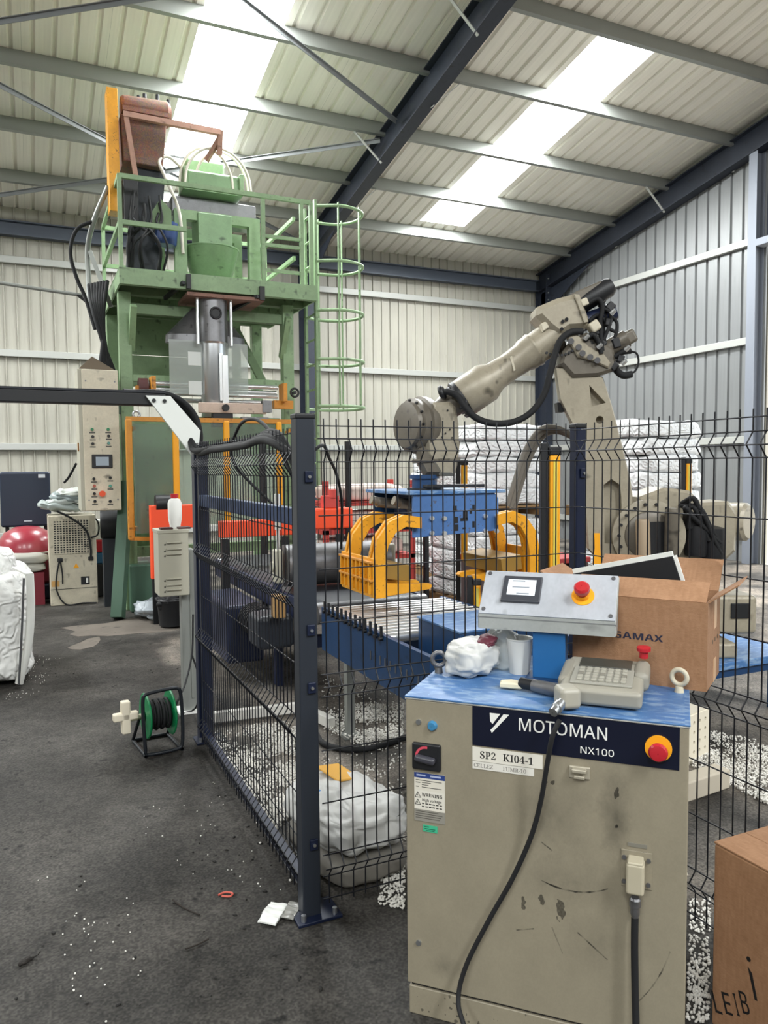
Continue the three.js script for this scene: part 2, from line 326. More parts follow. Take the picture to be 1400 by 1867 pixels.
[[[0, 355], [690, 256], 'grey angle brace climbing from the eaves towards the inner portal'], [[450, 0], [712, 208], 'grey roof brace crossing the skylight down to the inner portal'], [[0, 155], [182, 250], 'grey roof brace running behind the yellow column'], [[0, 32], [200, 0], 'grey roof brace highest over the tower, beside the skylight']].forEach(([a, b, label], i) => {
  const p = onRoof(...a), q = onRoof(...b), at = x => p.clone().lerp(q, (x - p.x) / (q.x - p.x)), A = at(-0.8), B2 = at(5.02), dy = i % 2 ? -0.02 : 0.02; A.y += dy; B2.y += dy;
  tag(obj('roof_brace', [bar(A, B2, 0.06, 0.008), bar(A.clone().setY(A.y - 0.03), B2.clone().setY(B2.y - 0.03), 0.008, 0.06)], std('#7b7e80', 0.55, 0.1)), label, 'brace');
});
function rebase(g, x, y, z) { for (const c of g.children) c.position.sub(V(x, y, z)); g.position.add(V(x, y, z)); return g; }
const sq = (a, b, w) => bar(a, b, w, w);

// ------------------------------------------------------------------ green bagging tower
{
  const t = thing('bagging_tower', 'tall green form-fill bagging tower with railed platform, hopper bowl and forming tube', 'bagging machine');
  const zf = -9.0, zb = -11.1, xl = 0.97, xr = 3.27, yd = 3.88, zl = -9.45;
  // legs and frame
  const leg = (x, z) => obj('leg', span(x - 0.07, x + 0.07, 0.0, 3.7, z - 0.07, z + 0.07, 0.008), M.green, t);
  leg(1.06, zl); leg(3.02, zl); leg(1.06, -10.9); leg(3.02, -10.9);
  obj('diagonal_leg', bar(V(1.02, 1.5, -9.3), V(0.84, 0.02, -8.85), 0.12, 0.16), M.bottleGreen, t);
  obj('fascia', [span(xl, xr, yd - 0.18, yd, zf - 0.02, zf), span(xl + 0.021, xr - 0.021, yd - 0.03, yd - 0.001, zf - 0.09, zf - 0.021), span(xl + 0.021, xr - 0.021, yd - 0.179, yd - 0.16, zf - 0.09, zf - 0.021)], M.green, t);
  obj('fascia', [span(xl, xl + 0.02, yd - 0.18, yd, zb, zf - 0.02), span(xl, xl + 0.09, yd - 0.03, yd, zb, zf - 0.02)], M.green, t);
  obj('fascia', span(xr - 0.02, xr, yd - 0.18, yd, zb, zf - 0.02), M.green, t);
  obj('deck', span(xl + 0.02, xr - 0.02, yd - 0.07, yd - 0.04, zb, zf - 0.09), M.greenDeep, t);
  for (const z of [-9.5, -10.2, -10.9]) obj('deck_beam', span(xl + 0.02, xr - 0.02, yd - 0.19, yd - 0.07, z - 0.04, z + 0.04), M.greenDeep, t);
  obj('cross_beam', span(1.13, 2.95, 3.46, 3.58, zl - 0.05, zl + 0.05, 0.006), M.greenDeep, t);
  for (const [x, s] of [[1.13, 1], [2.95, -1]]) obj('knee_brace', bar(V(x, 3.05, zl), V(x + s * 0.0, 3.5, zf - 0.15), 0.07, 0.07), M.green, t);
  obj('side_brace', bar(V(2.95, 2.75, -10.2), V(2.55, 3.5, -10.2), 0.06, 0.1), M.greenDeep, t);
  obj('inner_post', span(2.6, 2.7, 2.72, 3.7, -10.62, -10.52), M.green, t);
  // back panels in two boards
  obj('back_panel', span(1.13, 2.5, 3.13, 3.6, -10.42, -10.4), M.greenDeep, t);
  obj('back_panel', span(1.13, 2.5, 2.72, 3.12, -10.42, -10.4), M.greenDeep, t);
  obj('front_beam', span(1.13, 2.95, 2.68, 2.76, zl - 0.05, zl + 0.05, 0.006), M.green, t);
  obj('lower_panel', span(1.06, 1.66, 0.7, 2.25, -9.62, -9.6), M.greenShell, t);
  obj('lower_panel', span(1.7, 2.98, 1.9, 2.3, -9.7, -9.66), M.greenShell, t);
  obj('lower_beam', span(1.13, 2.95, 0.62, 0.74, zl - 0.05, zl + 0.05), M.green, t);
  obj('foot_box', span(1.02, 1.28, 0, 0.55, -9.62, -9.2, 0.02), M.bottleGreen, t);
  obj('valve_plate', span(1.28, 1.5, 0.3, 1.0, -9.36, -9.33, 0.01), M.grayBox, t);
  // railing
  const H = 4.88, mid = 4.38, post = (x, z, y1 = H) => obj('rail_post', sq(V(x, yd, z), V(x, y1, z), 0.045), M.green, t);
  post(1.0, zf - 0.05); post(1.0, zb + 0.05); post(3.22, zf - 0.05); post(3.22, zb + 0.05); post(3.1, zf - 0.05); post(2.62, zf - 0.05, 4.84); post(2.22, zb + 0.05);
  for (const y of [H, mid]) {
    obj('handrail', bar(V(1.0, y, zf - 0.05), V(y === H ? 3.22 : 1.72, y, zf - 0.05), 0.04, 0.05), M.green, t);
    obj('handrail', bar(V(1.0, y, zf - 0.05), V(1.0, y, zb + 0.05), 0.04, 0.05), M.green, t);
    obj('handrail', bar(V(1.0, y, zb + 0.05), V(3.22, y, zb + 0.05), 0.04, 0.05), M.green, t);
    obj('handrail', bar(V(3.22, y, zb + 0.05), V(3.22, y, -9.7), 0.04, 0.05), M.green, t);
  }
  for (const y of [4.42, 4.32, 4.02]) obj('rail_gate_bar', bar(V(2.62, y, zf - 0.05), V(3.1, y, zf - 0.05), 0.035, 0.035), M.green, t);
  // portal over the bowl
  obj('hopper_portal', [span(1.66, 1.8, yd, 4.74, -9.56, -9.46), span(2.56, 2.7, yd, 4.74, -9.56, -9.46), span(1.8, 2.56, 4.63, 4.74, -9.56, -9.46)], M.green, t);
  obj('hopper_portal', [span(1.58, 1.66, yd, 4.6, -10.3, -10.2), span(2.56, 2.66, yd, 4.74, -10.3, -10.2), span(1.66, 2.56, 4.63, 4.74, -10.3, -10.2)], M.green, t);
  obj('hopper_bowl', lathe([[0.02, 0], [0.235, 0], [0.25, 0.02], [0.335, 0.34], [0.345, 0.345], [0.345, 0.36], [0.32, 0.36], [0.23, 0.03], [0.02, 0.02]], V(2.12, 3.98, -9.62), V(0, 1, 0), 36), M.greenShell, t);
  obj('hopper_neck', span(1.93, 2.34, 4.34, 4.72, -9.82, -9.42, 0.01), M.greenShell, t);
  obj('weigh_plate', span(1.68, 2.72, 4.74, 4.98, -10.1, -9.72, 0.01), M.steelDull, t);
  obj('dosing_head', [rbox(0.66, 0.22, 0.5, 0.04, 2.14, 5.13, -9.75), rbox(0.5, 0.3, 0.4, 0.06, 2.1, 5.34, -9.95), span(1.78, 2.5, 5.0, 5.03, -10.0, -9.5)], M.greenShell, t);
  for (const s of [-1, 1]) obj('clamp', rbox(0.05, 0.24, 0.1, 0.01, 2.14 + s * 0.34, 5.13, -9.5), M.green, t);
  for (const [dx, dz, r] of [[-0.1, 0, 0.36], [0.06, 0.06, 0.4], [0.14, -0.05, 0.33]]) obj('white_hose', tube(Array.from({ length: 9 }, (_, i) => { const a = Math.PI * i / 8; return V(2.14 + dx * 0.8 - Math.cos(a) * r * (dx < 0 ? 0.9 : 1), 5.05 + Math.sin(a) * 0.46, -9.5 + dz); }), 0.016), M.hose, t);
  obj('white_hose', tube([V(1.74, 4.2, -9.4), V(1.7, 4.7, -9.4), V(1.56, 5.05, -9.4), V(1.5, 5.25, -9.45), V(1.6, 5.34, -9.5), V(1.8, 5.26, -9.6)], 0.02), M.hose, t);
  // feeder: yellow column, rusty drive head, dark screw conveyor casing
  obj('yellow_column', span(0.93, 1.05, 4.6, 5.97, -9.62, -9.4, 0.006), M.yellow, t);
  obj('drive_casing', [plate([[1.1, 5.2], [1.54, 5.18], [1.6, 5.74], [1.08, 5.72]], 0.5, 0.01).translate(0, 0, -9.95)], M.rust, t);
  obj('drive_motor', [lathe([[0.001, 0], [0.13, 0], [0.15, 0.03], [0.15, 0.52], [0.12, 0.56], [0.001, 0.56]], V(1.1, 5.84, -9.6), V(1, 0.03, 0), 18), span(1.1, 1.62, 5.75, 5.8, -9.8, -9.4)], M.rust, t);
  for (let k = 0; k < 6; k++) obj('fitting', cyl(V(1.3 + k * 0.07, 5.93, -9.55 - (k % 3) * 0.04), V(1.3 + k * 0.07, 6.0 + (k % 2) * 0.05, -9.55 - (k % 3) * 0.04), 0.022), M.black, t);
  obj('pipe_frame', [sq(V(1.1, 5.68, -9.36), V(2.2, 5.66, -9.36), 0.06), sq(V(2.2, 5.69, -9.36), V(2.2, 5.42, -9.42), 0.06), sq(V(2.2, 5.6, -9.38), V(2.06, 5.36, -9.5), 0.05), sq(V(1.13, 5.66, -9.36), V(1.22, 5.0, -9.36), 0.05)], std('#b58c7a', 0.7, 0.1, { map: grimeT }), t);
  obj('screw_casing', [bar(V(1.42, 5.25, -9.75), V(1.3, 3.9, -9.75), 0.34, 0.36)], std('#363a40', 0.55, 0.3, { map: grimeT }), t);
  obj('junction_box', [span(1.08, 1.24, 4.5, 5.0, -9.6, -9.35, 0.01)], M.black, t);
  obj('blue_motor', [lathe([[0.001, 0], [0.1, 0], [0.11, 0.02], [0.11, 0.26], [0.001, 0.28]], V(1.56, 4.28, -9.42), V(0.1, 1, 0), 18), span(1.44, 1.6, 4.3, 4.5, -9.5, -9.34, 0.01)], std('#27427a', 0.45), t);
  obj('shield_plate', plate([[1.36, 4.58], [1.48, 4.78], [1.6, 4.66], [1.6, 4.45], [1.4, 4.42]], 0.02).translate(0, 0, -9.33), M.greenDeep, t);
  for (let k = 0; k < 9; k++) { const r = rng(70 + k), x = 1.08 + r() * 0.5, x2 = 1.08 + r() * 0.5; obj('cable', tube([V(x, 4.9 - r() * 0.3, -9.3), V(x + 0.1 * (r() - 0.5), 4.5, -9.26), V(x2, 4.2, -9.26 + r() * 0.1), V(x2 + 0.1 * (r() - 0.5), 3.9, -9.3)], 0.012 + 0.008 * r()), M.rubber, t); }
  // side conduit and hoses going down to the cabinet
  obj('conduit', tube([V(0.93, 4.9, -9.5), V(0.78, 4.55, -9.7), V(0.72, 4.3, -9.9), V(0.72, 3.9, -9.95), V(0.72, 3.6, -9.9)], 0.03), M.galv, t);
  obj('hose_loop', tube([V(0.78, 4.55, -9.7), V(0.6, 4.45, -9.75), V(0.52, 4.2, -9.8), V(0.58, 3.9, -9.8), V(0.66, 3.7, -9.8), V(0.76, 3.3, -9.7)], 0.022), M.rubber, t);
  for (let k = 0; k < 7; k++) { const r = rng(40 + k); obj('cable', tube([V(0.9 - k * 0.03, 3.85, -9.6 - 0.05 * k), V(0.84 - 0.02 * k, 3.5, -9.5), V(0.8 + 0.03 * r(), 3.15, -9.4), V(0.76 + 0.03 * k, 2.75, -9.3 - 0.02 * k)], 0.024), M.rubber, t); }
  obj('kick_strut', bar(V(0.74, 4.25, -9.9), V(0.96, 3.6, -9.85), 0.03, 0.05), M.galv, t);
  // forming set under the deck
  obj('toggle_clamp', [bar(V(1.66, 3.76, -8.95), V(1.52, 3.66, -9.4), 0.04, 0.04), span(1.69, 1.74, 3.7, 3.86, -8.99, -8.95)], M.black, t);
  obj('toggle_clamp', [bar(V(2.52, 3.68, -8.95), V(2.3, 3.58, -9.4), 0.04, 0.04), span(2.54, 2.6, 3.64, 3.8, -8.99, -8.95)], M.black, t);
  obj('slide_plate', span(1.7, 2.6, 3.63, 3.67, -9.6, -8.98), std('#8f6a5c', 0.7, 0, { map: grimeT }), t);
  const cx = 2.03, cz = -9.2;
  obj('filling_neck', lathe([[0.17, 0], [0.17, 0.5]], V(cx, 3.14, cz), V(0, 1, 0), 24), M.steelDull, t);
  obj('inspection_ring', [ring(V(cx, 3.46, cz + 0.175), 0.06, 0.014), cyl(V(cx, 3.46, cz + 0.15), V(cx, 3.46, cz + 0.178), 0.052)], M.black, t);
  for (const s of [-0.2, 0.19]) obj('support_rod', cyl(V(cx + s, 3.1, cz + 0.12), V(cx + s, 3.66, cz + 0.12), 0.018), M.chrome, t);
  obj('forming_shoulder', [lathe([[0.16, 0.42], [0.47, 0.09], [0.475, 0.0], [0.45, 0.0], [0.16, 0.38]], V(0, 0, 0), V(0, 1, 0), 32).scale(1, 1, 0.42).translate(cx - 0.05, 3.14, cz - 0.17)], M.steelDull, t);
  obj('forming_tube', lathe([[0.145, 0], [0.15, 0.01], [0.15, 0.86], [0.165, 0.88]], V(cx, 2.26, cz), V(0, 1, 0), 26), M.steel, t);
  obj('seal_bar', [span(cx + 0.06, cx + 0.13, 2.3, 2.98, cz + 0.15, cz + 0.19, 0.008), span(cx + 0.03, cx + 0.07, 2.45, 3.0, cz + 0.16, cz + 0.18)], M.chrome, t);
  obj('feed_conduit', tube([on('z', -9.95, -60, 506), on('z', -9.95, 60, 525), on('z', -9.95, 182, 543)], 0.022), M.galv, t);
  obj('feed_cable', tube([on('z', -9.95, 140, 537), on('z', -9.9, 160, 553), on('z', -9.85, 176, 575), on('z', -9.8, 184, 605)], 0.016), M.rubber, t);
  obj('film_web', box(0.4, 0.62, 0.004, 1.71, 2.84, -9.16), M.film, t);
  obj('film_web', box(0.27, 0.6, 0.004, 2.3, 2.84, -9.16), M.film, t);
  for (const y of [2.94, 2.6]) obj('film_print', box(0.15, 0.16, 0.003, 1.8, y, -9.155), std('#d5dad8', 0.5), t);
  // rollers with amber brackets
  for (const [y, z] of [[2.66, -9.36], [2.55, -9.38], [2.47, -9.4], [2.6, -9.43]]) obj('film_roller', cyl(V(1.3, y, z), V(2.86, y, z), 0.028, 0.028, 14), M.chrome, t);
  obj('roller_bracket', [span(1.28, 1.33, 2.42, 2.7, -9.18, -8.98, 0.006), span(1.13, 1.28, 2.52, 2.6, -9.2, -9.1)], M.amber, t);
  obj('roller_bracket', [span(2.82, 2.87, 2.46, 2.68, -9.18, -8.98, 0.006), span(2.74, 2.98, 2.38, 2.48, -9.2, -9.1)], M.amber, t);
  obj('reel_hub', [lathe([[0.001, 0], [0.11, 0], [0.11, 0.1], [0.001, 0.1]], V(1.16, 2.58, -9.15), V(1, 0, 0), 20)], std('#4a2424', 0.6), t);
  obj('hand_wheel', [ring(V(3.0, 2.58, -9.1), 0.05, 0.014), cyl(V(3.0, 2.58, -9.16), V(3.0, 2.58, -9.08), 0.02)], M.black, t);
  obj('jaw_bar', [span(1.8, 2.6, 2.3, 2.42, -9.02, -8.96, 0.01)], std('#d8c3b4', 0.6, 0.1, { map: grimeT }), t);
  obj('jaw_carriage', [span(1.96, 2.2, 2.14, 2.32, -9.1, -8.98, 0.01), cyl(V(2.1, 2.36, -8.95), V(2.1, 2.36, -8.9), 0.04)], M.black, t);
  obj('jaw_slide', [span(2.3, 2.62, 2.2, 2.26, -9.05, -8.95), span(2.55, 2.66, 2.32, 2.46, -9.04, -8.94)], M.steelDull, t);
  rebase(t, 2.1, 0, -10);
}
{ // yellow guard of the sealing station
  const t = thing('machine_guard', 'amber tubular guard frame with clear panes in front of the sealing station', 'machine guard');
  const z = -8.75, yT = 2.2;
  obj('top_bar', bar(V(0.97, yT, z), V(2.86, yT, z), 0.045, 0.05), M.amber, t);
  obj('guard_post', span(0.96, 1.03, 0.88, 2.2, z - 0.03, z + 0.03, 0.02), M.amber, t);
  obj('bottom_bar', bar(V(0.98, 0.9, z), V(1.3, 0.88, z), 0.04, 0.04), M.amber, t);
  for (const x of [1.49, 2.06, 2.68]) obj('guard_post', span(x - 0.035, x + 0.035, x < 1.6 ? 1.0 : 0.95, 2.2, z - 0.03, z + 0.03, 0.02), M.machineYellow, t);
  obj('clear_pane', box(0.42, 1.2, 0.006, 1.25, 1.55, z), M.clear, t);
  obj('clear_pane', box(0.5, 1.15, 0.006, 1.77, 1.6, z), M.clear, t);
  obj('clear_pane', box(0.55, 1.15, 0.006, 2.37, 1.6, z), M.clear, t);
  obj('hinge', ring(V(1.08, 2.25, z), 0.035, 0.012), M.steel, t);
  for (const [x, y] of [[1.05, 2.1], [1.05, 1.0], [2.98, 2.1]]) obj('mounting_arm', bar(V(Math.min(x, 2.84), y, z - 0.03), V(x, y, -9.38), 0.04, 0.04), M.amber, t);
  rebase(t, 1.9, 0, z);
}
{ // caged ladder
  const t = thing('caged_ladder', 'green ladder with safety cage hoops beside the bagging tower', 'ladder');
  const xa = 3.3, z0 = -9.12, z1 = -9.5, cy = [4.86, 4.2, 3.6, 3.0, 2.42];
  for (const z of [z0, z1]) obj('stringer', bar(V(xa, 1.2, z), V(xa, 4.95, z), 0.03, 0.06), M.green, t);
  for (let y = 1.4; y < 4.9; y += 0.31) obj('rung', cyl(V(xa, y, z0), V(xa, y, z1), 0.014), M.green, t);
  const arc = (y, r) => tube([V(xa, y, z0 + 0.06), V(xa + 0.3, y, z0 + 0.18), V(xa + 0.58, y, z0 + 0.08), V(xa + 0.68, y, (z0 + z1) / 2), V(xa + 0.58, y, z1 - 0.08), V(xa + 0.3, y, z1 - 0.18), V(xa, y, z1 - 0.06)], r, 40, 6);
  for (const y of cy) obj('hoop', arc(y, 0.02), M.green, t);
  for (const [dx, z] of [[0.24, z0 + 0.17], [0.54, z0 + 0.11], [0.675, (z0 + z1) / 2], [0.54, z1 - 0.1], [0.24, z1 - 0.17]]) obj('cage_strap', bar(V(xa + dx, 2.4, z), V(xa + dx, 4.9, z), 0.012, 0.035), M.green, t);
  obj('foot', [span(xa - 0.02, xa + 0.02, 0, 1.2, z0 - 0.02, z0 + 0.02), span(xa - 0.02, xa + 0.02, 0, 1.2, z1 - 0.02, z1 + 0.02)], M.galv, t);
  rebase(t, xa, 0, z1);
}
{ // control cabinet hung beside the tower
  const t = thing('control_cabinet', 'tall beige control cabinet with touch screen and push buttons beside the tower', 'control cabinet');
  const z = -9.0, x0 = 0.55, x1 = 0.925, y0 = 1.2, y1 = 2.75;
  obj('body', span(x0 - 0.04, x1, y0, y1, z - 0.55, z - 0.02, 0.006), M.grayBox, t);
  obj('door', span(x0, x1, y0 + 0.005, y1 - 0.005, z - 0.02, z, 0.006), M.beige, t);
  obj('top_flap', plate([[x0 - 0.03, y1], [x1, y1], [0.67, y1 + 0.15]], 0.3).translate(0, 0, z - 0.4), std('#6f6355', 0.85), t);
  const b = (px, py) => on('z', z, px, py);
  const scr = obj('touch_screen', rbox(0.215, 0.15, 0.02, 0.008, 0.737, 1.746, z + 0.006), M.black, t); obj('display', box(0.135, 0.095, 0.004, 0.737, 1.746, z + 0.018), std('#9aa6b2', 0.15), scr);
  [[168, 783, '#2f7d55'], [197, 783, '#2f7d55'], [169, 796, '#16171a'], [198, 795, '#16171a'], [169, 809, '#16171a'], [198, 808, '#5f8f86'], [171, 873, '#16171a'], [201, 871, '#16171a'], [172, 886, '#a8584a'], [201, 886, '#4c8f80'], [172, 900, '#16171a'], [173, 914, '#16171a'], [201, 914, '#16171a']].forEach(([u, v, c]) => { const p = b(u, v); obj('push_button', cyl(V(p.x, p.y, z), V(p.x, p.y, z + 0.025), 0.017, 0.015, 12), std(c, 0.4), t); obj('button_caption', box(0.06, 0.012, 0.002, p.x, p.y - 0.035, z + 0.002), std('#4b4a45', 0.6), t); });
  const p = b(186, 900); obj('emergency_button', [cyl(V(p.x, p.y, z), V(p.x, p.y, z + 0.05), 0.03, 0.034)], std('#d9532f', 0.4), t);
  for (const [x, y] of [[0.59, 2.62], [0.89, 2.62], [0.59, 1.32], [0.89, 1.32]]) obj('screw', cyl(V(x, y, z), V(x, y, z + 0.006), 0.009, 0.009, 8), M.steelDull, t);
  obj('side_latch', span(x0 - 0.05, x0 - 0.04, 1.86, 1.95, z - 0.2, z - 0.1), std('#8a5a2c', 0.6), t);
  obj('bracket', [span(0.8, 1.0, 2.3, 2.4, z - 0.5, z - 0.4), span(0.8, 1.0, 1.4, 1.5, z - 0.5, z - 0.4)], M.bottleGreen, t);
  rebase(t, 0.737, 1.2, -9.27);
}

// ------------------------------------------------------------------ welded mesh fence round the robot cell
const PX = 0.892, PZ = -2.62, P2X = 2.115;
function wireGeo(heights, folds, top, bottom, fold, r) { // a vertical wire with V folds towards +z
  const pts = [[0, bottom]];
  for (const [a, b] of folds.slice().sort((p, q) => p[0] - q[0])) pts.push([0, a], [fold, (a + b) / 2], [0, b]);
  pts.push([0, top]);
  const gs = [];
  for (let i = 0; i + 1 < pts.length; i++) gs.push(cyl(V(0, pts[i][1], pts[i][0]), V(0, pts[i + 1][1], pts[i + 1][0]), r, r, 6));
  return share(gs);
}
const foldAt = (y, folds, fold) => { for (const [a, b] of folds) { const m = (a + b) / 2; if (y > a && y < b) return fold * (1 - Math.abs(y - m) / ((b - a) / 2)); } return 0; };
function meshPanel(t, len, n, hz, folds, top, bottom, fold, r = 0.0026) { // panel in local x, folds to +z
  const g = wireGeo(hz, folds, top, bottom, fold, r), h = share(cyl(V(0, 0, 0), V(len, 0, 0), r, r, 6));
  for (let i = 0; i < n; i++) obj('vertical_wire', g, M.wire, t).position.x = (i + 0.5) * len / n;
  for (const y of hz) obj('horizontal_wire', h, M.wire, t).position.set(0, y, foldAt(y, folds, fold) + r * 1.6);
}
const HZ = [1.8, 1.755, 1.712, 1.672, 1.48, 1.287, 1.095, 0.905, 0.865, 0.822, 0.625, 0.43, 0.235, 0.195, 0.155, 0.07], FOLDS = [[1.672, 1.755], [0.822, 0.905], [0.155, 0.235]];
{
  const t = thing('wire_fence', 'black welded wire fence panel between the thick corner post and the slimmer post', 'fence panel', [PX + 0.04, 0, PZ + 0.038]);
  meshPanel(t, P2X - PX - 0.06, 24, HZ, FOLDS, 1.826, 0.05, 0.03);
}
{
  const t = thing('wire_fence', 'black welded wire fence panel running out from the slimmer post past the cardboard boxes', 'fence panel', [P2X - 0.038, 0, PZ + 0.075], -Math.PI / 2);
  meshPanel(t, 2.5, 50, HZ, FOLDS, 1.826, 0.05, 0.03);
}
function post(x, z, w, d, h, label, mat = M.postBlue) {
  const t = thing('fence_post', label, 'post', [x, 0, z]);
  obj('tube', rbox(w, h, d, 0.006, 0, h / 2, 0), mat, t);
  obj('cap', rbox(w + 0.006, 0.02, d + 0.006, 0.006, 0, h + 0.004, 0), M.black, t);
  obj('base_plate', rbox(0.17, 0.012, 0.14, 0.003, 0.02, 0.006, 0), M.postBlue, t);
  for (const s of [-0.04, 0.08]) obj('anchor_bolt', cyl(V(s, 0.012, 0.05), V(s, 0.035, 0.05), 0.01, 0.01, 6), M.steel, t);
  for (const y of [1.62, 1.07, 0.86, 0.28]) { const k = obj('clip', rbox(0.03, 0.04, 0.01, 0.003, w * 0.12, y, d / 2 + 0.005), M.postBlue, t); obj('clip_bolt', cyl(V(w * 0.12, y, d / 2 + 0.009), V(w * 0.12, y, d / 2 + 0.016), 0.006, 0.006, 8), M.steel, k); }
  return t;
}
post(PX, PZ, 0.07, 0.06, 1.83, 'thick dark steel corner post of the wire fence, bolted to the floor', std('#2a2f38', 0.42, 0.2));
post(P2X, PZ, 0.05, 0.05, 1.815, 'slimmer black fence post in front of the robot arm');
{ // gate
  const z0 = PZ - 0.08, z1 = -4.52, t = thing('mesh_gate', 'navy framed wire mesh gate at right angles to the fence, cable bundle on top', 'gate', [PX - 0.01, 0, z0], Math.PI / 2);
  const len = z0 - z1, gF = [[1.62, 1.71], [1.13, 1.22], [0.63, 0.72], [0.1, 0.18]], gH = [1.78, 1.71, 1.665, 1.62, 1.42, 1.22, 1.175, 1.13, 0.92, 0.72, 0.675, 0.63, 0.42, 0.25, 0.18, 0.1, 0.06];
  const inner = new THREE.Group(); // mesh bends outwards, away from the cell
  meshPanel(t, len, 38, gH, gF, 1.8, 0.04, -0.03, 0.0026);
  obj('frame_stile', span(-0.03, 0.02, 0.04, 1.79, 0.012, 0.06, 0.004), M.postBlue, t);
  obj('frame_stile', span(len - 0.02, len + 0.03, 0.04, 1.79, 0.012, 0.06, 0.004), M.postBlue, t);
  obj('cross_rail', span(0.02, len - 0.02, 1.435, 1.5, 0.012, 0.055, 0.004), std('#16335f', 0.4), t);
  obj('bottom_rail', span(0.02, len - 0.02, 0.05, 0.08, 0.012, 0.05), M.postBlue, t);
  for (const y of [1.25, 0.62]) obj('hinge', cyl(V(-0.035, y, 0.035), V(-0.035, y + 0.09, 0.035), 0.014), M.black, t);
}
post(PX + 0.035, -4.63, 0.085, 0.085, 1.8, 'navy gate post beside the grey louvred box');
{ // cables lying along the top of the gate
  const r = rng(5), bundle = thing('cable_bundle', 'thick bundle of black cables lying along the top of the mesh gate', 'cables');
  for (let k = 0; k < 4; k++) { const j = () => (r() - 0.5) * 0.03; obj('cable', tube([V(PX - 0.05 + j(), 1.99 + j(), -4.66), V(PX + j() - 0.03, 1.86, -4.6), V(PX - 0.02 + j(), 1.77 + j(), -4.5), V(PX - 0.02 + 0.012 * k, 1.75 + 0.008 * k, -4.0), V(PX - 0.02 + 0.012 * k, 1.752 + 0.008 * k, -3.4), V(PX - 0.02 + 0.012 * k, 1.755 + 0.008 * k, -2.95), V(PX + 0.04, 1.66 - 0.02 * k, -2.78), V(PX + 0.05, 1.5, -2.74)], 0.016), M.rubber, bundle); }
  rebase(bundle, PX, 1.74, -3.6);
  tag(obj('cable', tube([V(PX + 0.05, 1.5, -2.76), V(PX + 0.02, 1.72, -2.95), V(PX + 0.03, 1.86, -3.3), V(PX + 0.05, 1.85, -3.75), V(PX + 0.1, 1.68, -4.05), V(PX + 0.3, 1.45, -4.0)], 0.008), M.rubber), 'thin black cable arching above the gate', 'cable');
  tag(obj('cable', tube([V(PX + 0.036, 1.7, -2.66), on('z', -2.72, 585, 812), on('z', -3.0, 600, 835), on('z', -3.3, 615, 870), on('z', -3.6, 623, 920), on('z', -3.9, 622, 1000)], 0.007), M.rubber), 'thin black cable hanging down behind the fence near the corner post', 'cable');
}
{ // overhead cable beam with its pale bracket
  const z = -4.63, t = thing('cable_beam', 'black horizontal cable duct carried on a pale diagonal bracket above the gate post', 'beam');
  const q = (u, v) => on('z', z, u, v);
  const a = q(-300, 712), y0 = q(150, 737).y, y1 = q(150, 714).y, xe = q(300, 730).x;
  obj('duct', span(-3.2, xe, y0, y1, z - 0.05, z + 0.05, 0.006), M.black, t);
  obj('duct_lid', span(-3.2, xe, y1, y1 + 0.012, z - 0.055, z + 0.055), std('#22242b', 0.35), t);
  const P = [[262, 723], [307, 724], [361, 786], [357, 826], [345, 830]].map(([u, v]) => { const p = q(u, v); return [p.x, p.y]; });
  obj('bracket', plate(P, 0.02, 0.002).translate(0, 0, z + 0.052), M.whitePlate, t);
  for (const [u, v] of [[277, 732], [296, 733]]) { const p = q(u, v); obj('bolt', cyl(V(p.x, p.y, z + 0.07), V(p.x, p.y, z + 0.082), 0.011, 0.011, 8), M.black, t); }
  for (let k = 0; k < 3; k++) obj('hose', tube([q(225, 716 - k * 2), q(300, 718 + k * 2), q(335, 735 + k * 4), q(356, 762 + k * 3), q(364, 795), q(362, 822)].map(p => p.setZ(z + 0.03 - k * 0.03)), 0.015), M.rubber, t);
  rebase(t, PX, 1.85, z);
}
